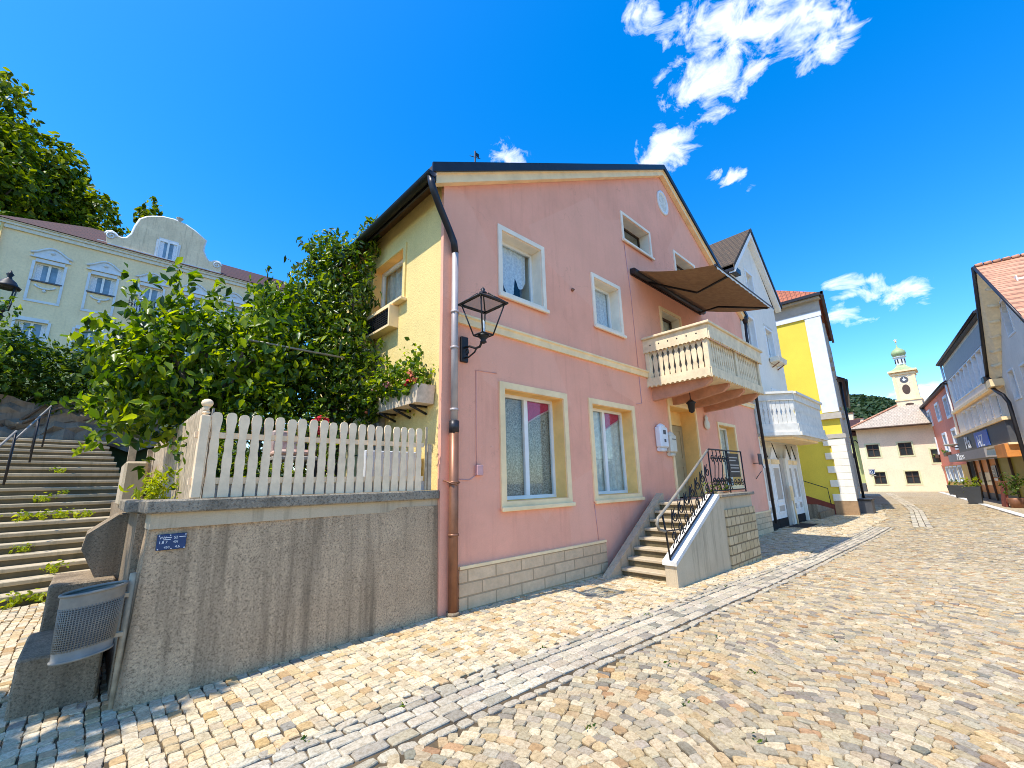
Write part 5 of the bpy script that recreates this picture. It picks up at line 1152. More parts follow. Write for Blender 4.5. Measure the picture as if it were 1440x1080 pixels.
big_tree('hill_tree', 'shorter hill tree beside the curved gable', -3.3, 50, 14, 28.0, 3.3, 5500, GRP, seed=4)
big_tree('hill_tree', 'small distant tree peeping out just left of the curved gable', .35, 54, 15, 31.2, 2.0, 1500, GRP, seed=5)
big_tree('hill_tree', 'low hill tree showing past the left corner of the villa', -8.6, 45.5, 11, 22.5, 3.4, 2800, GRP, seed=6)
# ------------------------------------------------------------------ white gabled house next door
wh = thing('house', 'white gabled house with a faceted balcony next to the pink house', 'house', (19, 8, -.18))
FH = Frame((0, 4.95, 0), (1, 0, 0), (0, -1, 0)); WL, WR = 16.47, 21.6
whw = [(18.2, 18.95, 9.02, 9.9), (17.3, 18.2, 6.5, 7.75), (19.65, 20.55, 6.5, 7.75), (19.3, 20.4, 3.3, 5.0)]
b = B(FH); wall(b, -.4, [(WL, 9.55), (19.05, 11.9), (WR, 9.1)], whw + [(16.75, 21.55, -.3, 2.95)])
b.quad((WR, 0, -.4), (WR, -5, -.4), (WR, -5, 9.1), (WR, 0, 9.1)); b.quad((WL, 0, 7), (WL, -5, 7), (WL, -5, 9.55), (WL, 0, 9.55))
b.build('wall', 'whitewall', wh, recalc=False)
def zr(x): return 11.95 - (19.05 - x) * .93 if x < 19.05 else 11.95 - (x - 19.05) * .945
for x0, x1, mt_ in ((16.2, 19.05, 'roofmoss'), (19.05, 21.95, 'roofmoss')):
    b = B(); b.prism([(x0, zr(x0)), (x1, zr(x1)), (x1, zr(x1) + .16), (x0, zr(x0) + .16)], 4.72, 11, 'xz'); b.build('roof', mt_, wh)
b = B()
for x0, x1 in ((16.25, 19.05), (19.05, 21.9)):
    b.prism([(x0, zr(x0) - .22), (x1, zr(x1) - .22), (x1, zr(x1) - .003), (x0, zr(x0) - .003)], 4.72, 4.948, 'xz', 0)
b.build('verge_board', 'white', wh)
b = B()
b.prism([(19.05, zr(19.05) - .01), (21.97, zr(21.97) - .01), (21.97, zr(21.97) + .17), (19.05, zr(19.05) + .17)], 4.67, 4.715, 'xz'); b.box(16.2, 16.95, 4.75, 5.4, 9.2, 9.42); b.build('verge_flashing', 'darkmetal', wh)
def swin(root, F, h, t=-.16, frame='white', gl='darkglass', mull=1, trim=None, tw=.08, trans=None, proj=.03, tr_sides='lrtb', drape=None):
    """small house window: jambs, frame and pane set back in a hole of the wall"""
    s0, s1, z0, z1 = h; b = B(F)
    for P in (((s0, 0, z0), (s0, t, z0), (s0, t, z1), (s0, 0, z1)), ((s1, 0, z0), (s1, t, z0), (s1, t, z1), (s1, 0, z1)), ((s0, 0, z1), (s1, 0, z1), (s1, t, z1), (s0, t, z1)), ((s0, 0, z0), (s1, 0, z0), (s1, t, z0), (s0, t, z0))): b.quad(*P)
    if trim: ringboxes(b, s0 - tw, s1 + tw, z0 - tw, z1 + tw, tw - .003, -.01, proj, 0, tr_sides)
    wo = b.build('window', trim or 'stuccowhite', root, recalc=False)
    f = B(F); fw_ = min(.07, (s1 - s0) * .09); ringboxes(f, s0, s1, z0, z1, fw_, t - .03, t + .02)
    for k in range(mull): x = s0 + (s1 - s0) * (k + 1) / (mull + 1); f.box(x - fw_ * .6, x + fw_ * .6, t - .03, t + .025, z0 + fw_, z1 - fw_)
    if trans: zt_ = z0 + (z1 - z0) * trans; f.box(s0 + fw_, s1 - fw_, t - .025, t + .022, zt_ - fw_ * .5, zt_ + fw_ * .5)
    f.build('frame', frame, wo); g = B(F); g.box(s0, s1, t - .05, t - .032, z0, z1); g.build('pane', gl, wo)
    if drape: g = B(F); curtain(g, s0 + fw_, s1 - fw_, z0 + (z1 - z0) * .1, z1, t - .028, .001, 5); g.build('curtain', drape, wo)
    return wo
for i, h in enumerate(whw): swin(wh, FH, h, trim='white', gl='darkglass' if i != 3 else 'blueglass', tw=.1)
b = B(FH); b.box(19.55, 20.75, 0, .03, 7.87, 7.95); b.box(17.2, 18.35, 0, .05, 6.36, 6.47); b.build('lintel', 'oldwhite', wh)
fb = thing('flower_box', 'small white flower box under the first floor window of the white house', 'flower box', (20.1, 4.8, 6.3)); b = B(FH); b.prism([(.04, 6.22), (.34, 6.26), (.38, 6.44), (.04, 6.44)], 19.55, 20.7, 'yz'); b.build('trough', 'oldwhite', fb); b = B(FH); b.tube([(19.8, .02, 6.05), (19.8, .3, 6.22)], .025, 6); b.tube([(20.5, .02, 6.05), (20.5, .3, 6.22)], .025, 6); b.build('bracket', 'copper', fb)
# faceted balcony
plan = [(16.65, 4.94), (17.55, 3.92), (21.5, 3.92), (22.2, 4.94)]
b = B(); b.prism(plan, 2.98, 3.08, 'xy', 0); b.prism([(17.0, 4.94), (17.65, 4.15), (21.45, 4.15), (22.0, 4.94)], 2.90, 2.979, 'xy', 1); wbl = b.build('balcony', ['white', 'cream'], wh)
def edges_(pl): return list(zip(pl[:-1], pl[1:]))
def band(b, z0, z1, o0, o1, m=0):
    for (xa, ya), (xb, yb) in edges_(plan):
        L = math.hypot(xb - xa, yb - ya); nx, ny = (yb - ya) / L, -(xb - xa) / L
        if ny > 0: nx, ny = -nx, -ny
        b.prism([(xa + nx * o0, ya + ny * o0), (xb + nx * o0, yb + ny * o0), (xb + nx * o1, yb + ny * o1), (xa + nx * o1, ya + ny * o1)], z0, z1, 'xy', m)
b = B(); band(b, 3.08, 3.42, -.02, .06); band(b, 3.0, 3.12, .06, .12); b.build('base_board', 'balcgrey', wbl)
b = B(); band(b, 4.25, 4.48, -.04, .06); band(b, 4.48, 4.56, -.1, .14); b.build('handrail', 'balcgrey', wbl)
for (xa, ya), (xb, yb) in edges_(plan):
    L = math.hypot(xb - xa, yb - ya); dx, dy = (xb - xa) / L, (yb - ya) / L; n_ = int(L / .15)
    for i in range(n_):
        s = (i + .5) * L / n_; P = [(-.068, 0), (.068, 0), (.068, .28), (.035, .42), (.068, .56), (.068, .83), (-.068, .83), (-.068, .56), (-.035, .42), (-.068, .28)]
        F_ = Frame((xa + dx * s, ya + dy * s, 3.42), (dx, dy, 0), (-dy, dx, 0)); b = B(F_); b.prism(P, -.012, .012, 'xz'); b.build('baluster', 'balcgrey', wbl)
# panelled shop doors under the balcony
b = B(FH); b.box(16.75, 21.55, -.5, -.45, -.3, 2.95, 0); b.box(16.75, 16.80, -.45, 0, -.3, 2.95, 0); b.box(21.5, 21.55, -.45, 0, -.3, 2.95, 0); b.quad((16.8, -.45, 2.94), (21.5, -.45, 2.94), (21.5, 0, 2.94), (16.8, 0, 2.94)); b.build('door_recess', 'whitewall', wh)
for k, (s0, s1) in enumerate(((16.82, 17.95), (17.97, 19.05), (19.95, 20.7), (20.72, 21.48))):
    b = B(FH); b.box(s0, s1, -.18, -.12, .12, 2.25, 0); b.prism([(s0 + .1, 2.25), (s1 - .1, 2.25), ((s0 + s1) / 2, 2.72)], -.17, -.12, 'xz', 0)
    for z0, z1 in ((.3, .62), (.72, 1.98)): ringboxes(b, s0 + .14, s1 - .14, z0, z1, .06, -.12, -.095, 0); b.box(s0 + .2, s1 - .2, -.12, -.112, z0 + .06, z1 - .06, 1)
    b.box(s0 + .12, s1 - .12, -.12, -.06, 2.08, 2.24, 2); b.prism([((s0 + s1) / 2 + .36, 2.3), ((s0 + s1) / 2 + .42, 2.3), ((s0 + s1) / 2 + .02, 2.85), ((s0 + s1) / 2 - .03, 2.85)], -.12, -.1, 'xz', 3)
    b.box(s0, s1, -.2, -.1, -.35, .12, 3)
    b.build('door', ['white', 'greymould', 'cream', 'dark'], wh)
b = B(FH); b.box(19.1, 19.5, -.4, -.1, -.3, 2.3, 0); b.box(19.52, 19.9, -.2, -.02, -.3, 2.3, 1); b.build('entry_pier', ['greymould', 'whitewall'], wh)
st = B(FH); st.tube([(19.35, .12, -.15), (19.3, .1, .75)], .03, 6); st.box(19.22, 19.38, .06, .12, .7, 1.25); tag(st.build('leaning_board', 'cream'), 'pale board on a stick leaning by the white double doors', 'board')
sc_ = B(FP); sc_.tube([(15.6, .0, 2.05), (15.6, .25, 2.05), (15.6, .28, 1.9)], .015, 6); sc_.box(15.45, 15.75, .2, .23, 2.0, 2.35); sc_.tube([(15.62, .0, 1.55), (15.62, .2, 1.8)], .012, 6)
tag(sc_.build('wall_bracket', 'slate'), 'small dark bracket sign at the right end of the pink wall', 'bracket')
mat_ = B(); mat_.box(18.2, 19.9, 4.3, 4.9, -.178, -.155); tag(mat_.build('door_mat', 'dark'), 'dark mat on the ground in front of the white doors', 'mat')
# ------------------------------------------------------------------ yellow house
yh = thing('house', 'bright yellow house with white quoins beyond the white house', 'house', (30, 8, -.18))
FY2 = Frame((25.0, 3.83, 0), (0, 1, 0), (-1, 0, 0)); a6 = R(7.6); FY3 = Frame((25.0, 3.83, 0), (math.cos(a6), math.sin(a6), 0), (math.sin(a6), -math.cos(a6), 0))
b = B(FY2); wall(b, -.4, [(0, 10.5), (9, 10.5)], []); b.build('side_wall', 'ywall', yh, recalc=False)
b = B(FY3); fh = [(s, s + 1.1, z, z + 1.7) for s in (1.6, 4.2, 6.8) for z in (1.0, 5.0, 7.6)]; wall(b, -.4, [(0, 10.5), (9.5, 10.5)], fh); b.build('front_wall', 'wallgrey', yh, recalc=False)
for h in fh: swin(yh, FY3, h, trim='greymould', proj=.12)
b = B(FY2); b.box(-.05, .62, -.1, .05, 4.55, 9.35); b.build('corner_pilaster', 'stuccowhite', yh)
b = B(FY2); b.box(-.1, 9, .0, .07, 9.36, 9.62, 0); b.box(-.1, 9, .0, .03, 9.62, 10.2, 1); b.box(-.2, 9, 0, .3, 10.2, 10.34, 2); b.box(.05, 1.2, .03, .045, 9.72, 10.1, 2); b.build('cornice', ['stuccowhite', 'greymould', 'greymould'], yh)
b = B(FY2)
b.box(-.12, .75, -.1, .16, 4.22, 4.5, 0); b.box(-.12, .66, -.1, .1, 3.3, 3.5, 0); b.split('moulding', 'greymould', yh)
b = B(FY2)
for k in range(9):
    z = .45 + k * .315; w_ = .82 if k % 2 == 0 else .52; b.bbox(-.05, w_, -.05, .07, z, z + .308, .008)
b.split('quoin', 'whitewall', yh)
b = B(FY2); b.box(-.06, .8, -.1, .09, -.3, .44); b.build('corner_base', 'brownbase', yh)
b = B(FY2); b.prism([(.8, -.3), (4, -.3), (4, 1.4), (3, 1.1), (.8, .28)], .0, .05, 'xz'); b.build('base_band', 'redbase', yh)
b = B(); z0 = 10.4; V = [(24.6, 3.5, z0), (34.5, 4.85, z0), (34.5, 14, z0), (24.6, 14, z0), (28.5, 8.4, z0 + 3.2), (34.5, 8.8, z0 + 3.2)]
b.add(V, [(0, 1, 5, 4), (0, 4, 3), (3, 4, 5, 2), (1, 2, 5)]); b.build('roof', 'roofred', yh)
b = B(); b.box(24.55, 24.66, 3.45, 14, z0 - .1, z0 + .04); b.prism([(24.55, 3.42), (34.5, 4.75), (34.5, 4.87), (24.55, 3.54)], z0 - .16, z0 + .05, 'xy'); b.build('gutter', 'darkmetal', yh)
rlg = thing('ramp_railing', 'thin dark railing sloping down along the yellow wall', 'railing', (24.8, 5.5, 0)); b = B(); b.tube([(24.7, 6.6, 1.75), (24.7, 4.75, 1.02), (24.7, 4.72, .3)], .02, 6); b.tube([(24.7, 6.4, 1.6), (24.7, 6.4, .4)], .02, 6); b.build('rail', 'iron', rlg)
ht = thing('cellar_hatch', 'dark sloping cellar hatch at the foot of the yellow wall', 'hatch', (23.4, 4.9, -.18)); b = B(); b.prism([(22.3, .42), (24.8, .12), (24.8, -.2), (22.3, -.2)], 4.75, 5.5, 'xz'); b.build('lid', 'cap', ht); b = B(); b.box(22.2, 24.9, 4.68, 4.749, -.2, .1); b.build('frame', 'conc2', ht)
# dark neighbour seen edge-on, with rubbish bin
nh = thing('house', 'house seen edge on beyond the yellow house with a dark downpipe', 'house', (40, 9, -.18))
o7 = FY3([(9.6, .0, 0)])[0]; FN = Frame((o7[0], o7[1] - .1, 0), (math.cos(R(8.2)), math.sin(R(8.2)), 0), (math.sin(R(8.2)), -math.cos(R(8.2)), 0))
b = B(FN); hh = [(s, s + 1.2, z, z + 1.6) for s in (2, 5.2, 8.4, 11.6) for z in (1.0, 4.2)]; wall(b, -.4, [(0, 7.6), (14.5, 7.6)], hh); b.quad((0, 0, -.4), (0, -8, -.4), (0, -8, 7.6), (0, 0, 7.6)); b.build('wall', 'wallgrey', nh, recalc=False)
for h in hh: swin(nh, FN, h, trim='oldwhite', proj=.08)
b = B(FN); b.prism([(.4, 7.6), (-5, 10.5), (-5, 10.62), (.4, 7.72)], -.3, 14.8, 'yz'); b.build('roof', 'roofvilla', nh)
b = B(FN); b.tube([(.2, .12, 7.6), (.2, .12, -.1)], .07, 6); b.tube([(-.3, .45, 7.6), (14.8, .45, 7.6)], .08, 6); b.build('downpipe', 'darkmetal', nh)
bn = thing('rubbish_bin', 'dark rubbish bin standing at the corner of the yellow house', 'bin', (26.6, 3.6, -.18)); b = B(); b.prism([(26.2, -.17), (26.9, -.17), (26.95, .42), (26.15, .42)], 3.45, 3.95, 'xz'); b.build('body', 'slate', bn); b = B(); b.bbox(26.1, 27.0, 3.4, 4.0, .425, .5, .02); b.build('lid', 'darkmetal', bn)
# ------------------------------------------------------------------ far end of the street
ch = thing('house', 'cream house with a hipped roof closing the end of the street', 'house', (64, 5, -.18))
FC = Frame((60, 8.0, 0), (0, -1, 0), (-1, 0, 0))
chh = [(.62, 1.66, 3.42, 4.72), (3.22, 4.26, 3.42, 4.72), (.75, 1.72, .6, 1.82), (3.28, 4.3, .6, 1.82), (5.55, 6.5, 2.6, 3.9)]
b = B(FC); wall(b, -.5, [(0, 6.45), (9.5, 6.45)], chh); b.quad((0, 0, -.5), (0, -10, -.5), (0, -10, 6.45), (0, 0, 6.45)); b.build('wall', 'peach', ch, recalc=False)
for h in chh: swin(ch, FC, h, t=-.12, frame='brown', trim='palegreen', tw=.14, trans=.6, gl='darkglass')
b = B(); V = [(59.1, 8.6, 6.40), (59.1, -2.5, 6.40), (72, -2.5, 6.4), (72, 8.6, 6.4), (64.6, 3.9, 9.35), (64.6, -2.5, 9.35)]
b.add(V, [(0, 1, 5, 4), (0, 4, 3), (1, 2, 5), (3, 4, 5, 2)]); b.build('roof', 'roofgrey', ch)
b = B(); b.tube([(59.05, 8.6, 6.4), (59.05, -2.5, 6.4)], .09, 6); b.quad((59.1, 8.6, 6.36), (59.1, -2.5, 6.36), (60, -2.5, 6.36), (60, 8.6, 6.36)); b.build('gutter', 'brown', ch)
b = B(); b.tube([(59.2, 8.6, 6.48), (64.6, 3.9, 9.42)], .12, 6); b.build('hip_tiles', 'rooforange', ch)
ns_ = thing('number_sign', 'square blue and white sign on the corner of the cream house', 'sign', (59.9, 7.4, 1.6)); b = B(FC); b.box(.42, .92, .01, .05, 1.62, 2.14, 0); b.build('plate', 'blue', ns_); b = B(FC); ringboxes(b, .45, .89, 1.65, 2.11, .03, .05, .055); b.build('border', 'textwhite', ns_)
text_mesh('0', .42, FC, .52, .052, 1.73, 'textwhite', ns_, 'figure', .003); b = B(FC); b.box(.5, .95, .01, .03, 1.42, 1.5); b.build('label_strip', 'greymould', ns_)
gh = thing('house', 'narrow pale green house beside the cream house', 'house', (63, 9, -.18)); FGn = Frame((61.5, 9.6, 0), (0, -1, 0), (-1, 0, 0)); b = B(FGn); gw = [(.55, .95, 2.9, 4.0)]; wall(b, -.5, [(0, 6.0), (1.55, 6.0)], gw); b.build('wall', 'greenwall', gh, recalc=False); swin(gh, FGn, gw[0], mull=0, trim='palegreen')
b = B(FGn); b.box(-.1, 1.55, 0, .35, 5.9, 6.15); b.prism([(.4, 6.15), (-4, 8), (-4, 8.1), (.4, 6.25)], -.3, 1.55, 'yz'); b.build('roof', 'roofvilla', gh)
b = B(FGn); b.tube([(.9, .1, 5.3), (1.3, .5, 5.35), (1.5, .7, 5.0)], .06, 5); b.build('iron_hook', 'iron', gh)
bb = B(FGn); bb.bbox(.85, 1.5, .5, 1.1, -.17, .7, .04); tag(bb.build('bin', 'slate'), 'dark bin at the foot of the pale green house', 'bin')
rs = thing('house', 'low roof with cream chimneys rising behind the cream house', 'house', (78, 12, 0)); b = B(); b.box(76, 84, 9.8, 16, 0, 8.0); b.build('wall', 'brown', rs); b = B(); b.prism([(9.3, 8.0), (16.5, 8.0), (13, 9.3)], 75.5, 84.5, 'yz'); b.build('roof', 'roofvilla', rs)
for y, z_ in ((10.6, 10.1), (11.4, 9.6), (9.6, 9.2)): b = B(); b.box(76.4, 77.3, y - .45, y + .45, 8, z_, 0); b.box(76.3, 77.4, y - .55, y + .55, z_, z_ + .12, 1); b.build('chimney', ['peach', 'copper'], rs)
tw = thing('church_tower', 'ochre church tower with a green onion dome and a clock', 'tower', (65.2, 3.35, 0)); X0 = 64.0
FT = Frame((X0, 4.28, 0), (0, -1, 0), (-1, 0, 0)); TW = 1.86
b = B(FT); b.box(0, TW, -TW, 0, 0, 12.75); b.box(-.12, TW + .12, -TW - .1, .12, 8.6, 9.5); b.build('shaft', 'tower', tw)
b = B(FT); b.box(-.2, TW + .2, -TW - .2, .2, 9.5, 9.66); b.box(-.12, TW + .12, -TW - .12, .12, 12.45, 12.6); b.box(-.3, TW + .3, -TW - .3, .3, 12.76, 12.95); b.box(-.03, .22, -.1, .04, 9.66, 12.45); b.box(TW - .22, TW + .03, -.1, .04, 9.66, 12.45); b.build('cornice', 'cream', tw)
b = B(FT); A = np.linspace(0, 2 * math.pi, 21)[:-1]
b.add([(TW / 2 + .36 * math.cos(a), .02, 11.85 + .36 * math.sin(a)) for a in A], [tuple(range(20))]); ck_ = b.build('clock_face', 'slate', tw)
b = B(FT); b.add([(TW / 2 + .13 * math.cos(a), .03, 11.85 + .13 * math.sin(a)) for a in A], [tuple(range(20))]); b.box(TW / 2 - .02, TW / 2 + .02, .03, .04, 11.85, 12.12); b.box(TW / 2, TW / 2 + .2, .03, .04, 11.83, 11.87)
for k in range(4): a = k * math.pi / 2 + .78; b.box(TW / 2 + .5 * math.cos(a) - .04, TW / 2 + .5 * math.cos(a) + .04, .0, .03, 11.8 + .5 * math.sin(a), 11.88 + .5 * math.sin(a))
b.build('clock_hand', 'textwhite', ck_)
b = B(FT); b.add([(TW / 2 + .33 * math.cos(a), .02, 10.75 + .55 * math.sin(a)) for a in A], [tuple(range(20))]); b.add([(TW / 2 + .36 * math.cos(a), .125, 9.05 + .16 * math.sin(a)) for a in A], [tuple(range(20))]); b.split('louvre', 'brown', tw)
cxT, cyT = X0 + TW / 2, 4.28 - TW / 2
b = B(); b.lathe((cxT, cyT, 0), [(1.55, 12.95), (1.2, 13.1), (.75, 13.4), (.52, 13.65), (.5, 13.7)], 4, rot=math.pi / 4, smooth=False); b.build('skirt_roof', 'verdigris', tw)
b = B(); b.lathe((cxT, cyT, 0), [(.46, 13.7), (.46, 14.55), (.6, 14.58), (.62, 14.68), (.4, 14.7)], 8, smooth=False); b.build('lantern', 'stuccowhite', tw)
b = B()
for k in range(8): a = k * math.pi / 4 + .39; b.tube([(cxT + .44 * math.cos(a), cyT + .44 * math.sin(a), 13.9), (cxT + .44 * math.cos(a), cyT + .44 * math.sin(a), 14.35)], .06, 5)
b.split('lantern_opening', 'dark', tw)
b = B(); b.lathe((cxT, cyT, 0), [(.42, 14.7), (.60, 14.85), (.66, 15.08), (.62, 15.3), (.46, 15.5), (.24, 15.66), (.08, 15.85), (.03, 16.1)], 16); b.build('onion_dome', 'verdigris', tw)
b = B(); b.tube([(cxT, cyT, 16.0), (cxT, cyT, 16.85)], .025, 5); b.ball((cxT, cyT, 16.5), .1); b.box(cxT - .02, cxT + .02, cyT - .16, cyT + .16, 16.68, 16.73); b.build('finial', 'ochre', tw)
# wooded hill on the skyline
xs_ = np.linspace(-1, 1, 61); V = []; F = []
def ridge(u): return 40 + 7 * math.sin(u * 4 + .5) - 22 * max(0, .0 - u) + 3 * math.sin(u * 13)
rows_ = 10
for j in range(rows_ + 1):
    for u in xs_:
        y = 30 + 190 * u; v = j / rows_; V.append((210 + 130 * v, y, -1 + ridge(u) * math.sin(v * math.pi / 2)))
b = B(); b.add(V, [(j * 61 + i, j * 61 + i + 1, (j + 1) * 61 + i + 1, (j + 1) * 61 + i) for j in range(rows_) for i in range(60)], 0, True); b.build('hill', 'hill', None, 'structure', False)
n = 5200; uu = rng.uniform(-.45, .55, n); vv_ = rng.random(n) ** .8; C0 = np.stack([210 + 130 * vv_, 30 + 190 * uu, np.array([-1 + ridge(u) * math.sin(v * math.pi / 2) for u, v in zip(uu, vv_)])], 1)
CC = []; UU = []
for k in range(7):
    d = rng.normal(0, 1, (n, 3)); d /= np.linalg.norm(d, axis=1)[:, None]; d[:, 2] = abs(d[:, 2]); CC.append(C0 + d * np.array((2.2, 2.2, 3.2)) + np.array((0, 0, 1.0))); UU.append(d)
fo = leaves('forest', np.concatenate(CC), np.concatenate(UU), 1.9, 'leaffar', None, 'stuff', aspect=.9, jitter=.4); tag(fo, 'dark wooded hill on the skyline behind the church tower', 'forest')
# ------------------------------------------------------------------ right-hand row
t8 = R(8); FR = Frame((49.1, .35, 0), (-math.cos(t8), -math.sin(t8), 0), (-math.sin(t8), math.cos(t8), 0))
rd = thing('house', 'salmon red house with white framed windows and an ochre ground floor', 'house', tuple(FR([(-7, -3, 0)])[0]))
rwn = [(s, s + 1.5, z0, z1) for s, (z0, z1) in [(-11.6, (6.3, 7.55)), (-5.9, (6.3, 7.55)), (-.9, (6.1, 7.5)), (-12.3, (3.55, 4.85)), (-5.7, (3.55, 4.85)), (-.75, (3.55, 4.85))]]
gfl = [(-12.6, -10.8, -.1, 2.1), (-9.2, -7.7, .9, 2.05), (-7.0, -5.5, .9, 2.05), (-4.8, -3.3, .9, 2.05), (-2.6, -1.1, .9, 2.05)]
b = B(FR); wall(b, 2.25, [(-15.5, 8.35), (2.1, 8.35)], rwn); b.quad((-15.5, 0, -.4), (-15.5, -8, -.4), (-15.5, -8, 8.35), (-15.5, 0, 8.35)); b.build('wall', 'redwall', rd, recalc=False)
b = B(FR); wall(b, -.4, [(-15.5, 2.25), (-9.8, 2.25)], gfl[:1], m=0); wall(b, -.4, [(-9.8, 2.25), (2.1, 2.25)], gfl[1:], m=1); b.box(-15.5, 2.1, 0, .06, 2.2, 2.34, 0); b.build('ground_floor_wall', ['redwall', 'shopyellow'], rd, recalc=False)
for i, h in enumerate(rwn): swin(rd, FR, h, trim='stuccowhite', tw=.2, trans=.68, gl='darkglass', proj=.1)
for h in gfl[1:]: swin(rd, FR, h, frame='stuccowhite', trim='stuccowhite', tw=.1, mull=0)
swin(rd, FR, gfl[0], frame='brown', mull=1)
b = B(FR); b.box(-15.7, 2.1, 0, .28, 8.3, 8.42); b.tube([(-15.7, .3, 8.42), (2.1, .3, 8.42)], .07, 6); b.prism([(.25, 8.43), (-5, 10.6), (-5, 10.7), (.25, 8.53)], -15.7, 2.1, 'yz', 1); b.build('roof', ['darkmetal', 'roofvilla'], rd)
for s in (-12.0, -5.2):
    f_b = thing('window_box', 'dark window box under a lower window of the red house, ' + ('farther one' if s < -8 else 'nearer one'), 'window box', tuple(FR([(s + .5, .2, 3.2)])[0]), 'window boxes of the red house'); b = B(FR); b.bbox(s - .3, s + 1.2, .05, .35, 3.0, 3.3, .02); b.build('box', 'brown', f_b); C, U = cloud_pts([tuple(FR([(s + .4, .25, 3.35)])[0]) + (.6, .2, .2)], 60); leaves('plants', C, U, .15, 'leafvine', f_b)
sd = thing('satellite_dish', 'pale satellite dish on the red house beside the shop sign', 'satellite dish', tuple(FR([(1.2, .5, 3.6)])[0])); b = B(FR); b.lathe((1.2, .55, 3.55), [(.04, 0), (.42, .12), (.46, .2), (.4, .2), (.03, .06)], 14); b.build('dish', 'greymould', sd); b = B(FR); b.tube([(1.2, .0, 3.4), (1.2, .55, 3.55)], .04, 6); b.build('arm', 'iron', sd)
# grey shop building
gy = thing('house', 'pale grey shop building with bands of windows and a dark sign board', 'house', tuple(FR([(9, -3, 0)])[0]))
up_ = [(3.3 + i * 1.36, 3.3 + i * 1.36 + 1.15, 6.72, 8.4) for i in range(9)]; lw_ = [(4.6 + i * 1.75, 4.6 + i * 1.75 + 1.3, 4.35, 5.75) for i in range(6)]
b = B(FR); wall(b, 4.15, [(2.12, 9.8), (16.4, 9.8)], up_ + lw_); b.quad((2.12, 0, -.3), (2.12, -8, -.3), (2.12, -8, 9.8), (2.12, 0, 9.8)); b.build('wall', 'greywall', gy, recalc=False)
b = B(FR); b.box(2.15, 16.4, .0, .03, 8.5, 9.55); b.build('frieze', 'greymould', gy)
for h in up_ + lw_: swin(gy, FR, h, trim='white', tw=.07, mull=0, trans=.22, gl='blueglass')
b = B(FR); b.box(2.1, 16.4, .0, .22, 5.95, 6.12); b.build('band', 'cream', gy)
b = B(FR); b.box(2.0, 16.5, 0, .25, 9.8, 9.93); b.tube([(2.0, .3, 9.92), (16.5, .3, 9.92)], .09, 6); b.prism([(.25, 9.94), (-5, 11), (-5, 11.1), (.25, 10.04)], 1.9, 16.5, 'yz'); b.build('roof', 'darkmetal', gy)
b = B(FR); b.tube([(2.0, .1, 9.8), (2.0, .1, 4)], .07, 6); b.build('downpipe', 'white', gy)
b = B(FR); b.box(2.12, 16.3, -.0, .3, 3.0, 4.12, 0); b.box(2.0, 16.45, 0, .42, 4.13, 4.3, 1); b.box(2.0, 16.45, 0, .42, 2.9, 2.999, 1); b.build('sign_fascia', ['slate', 'cream'], gy)
FRt = Frame(FR([(0, 0, 0)])[0], FR.d, FR.n)
b = B(FR); b.box(8.6, 12.2, .31, .34, 3.1, 4.0); b.build('sign_panel', 'bluesign', gy)
text_mesh('Pla', 1.15, FR, 5.2, .345, 3.18, 'textwhite', gy, 'sign_lettering', .01, 1.35); text_mesh('NZ', 1.0, FR, 9.2, .345, 3.12, 'textwhite', gy, 'sign_lettering', .01, 1.2)
b = B(FR); b.box(2.0, 14.2, .0, .9, 2.38, 2.45, 0); b.prism([(.9, 2.36), (.96, 2.36), (.96, 2.88), (.85, 2.88)], 2.0, 14.2, 'yz', 0); b.build('shop_blind', 'fascia2', gy)
text_mesh('Mnes', .62, FR, 5.6, .97, 2.42, 'textwhite', gy, 'sign_lettering', .01, 2.0)
b = B(FR); b.box(14.2, 16.3, .05, .55, 2.3, 2.95); b.build('orange_sign', 'orange', gy)
b = B(FR)
for s0, s1, m_ in ((2.2, 4.4, 2), (4.5, 6.4, 0), (6.5, 8.6, 0), (8.7, 10.8, 0), (10.9, 13.6, 1), (13.7, 16.3, 1)): b.box(s0, s1, -.05, .0, -.3 if m_ == 2 else .25, 2.36, m_)
b.box(2.2, 16.3, -.05, .02, -.3, .25, 3); b.build('shop_front', ['orange', 'olive', 'dark', 'slate'], gy)
b = B(FR)
for s in (2.15, 4.4, 6.4, 8.6, 10.8, 13.6): b.box(s, s + .12, -.02, .1, -.3, 2.36)
b.split('mullion', 'brown', gy)
b = B(FR); b.box(5.0, 8.2, .005, .04, .75, 1.55); b.build('display_window', 'darkglass', gy)
nt_s = thing('notice', 'small blue notice on the orange shop front', 'sign', tuple(FR([(9.6, .05, 1.4)])[0])); b = B(FR); b.box(9.2, 10.3, .02, .07, 1.25, 1.95, 0); b.box(9.3, 10.2, .071, .076, 1.05, 1.2, 1); b.build('plate', ['blue', 'textwhite'], nt_s); text_mesh('ab', .5, FR, 9.35, .075, 1.45, 'textwhite', nt_s, 'lettering', .004, 1.2)
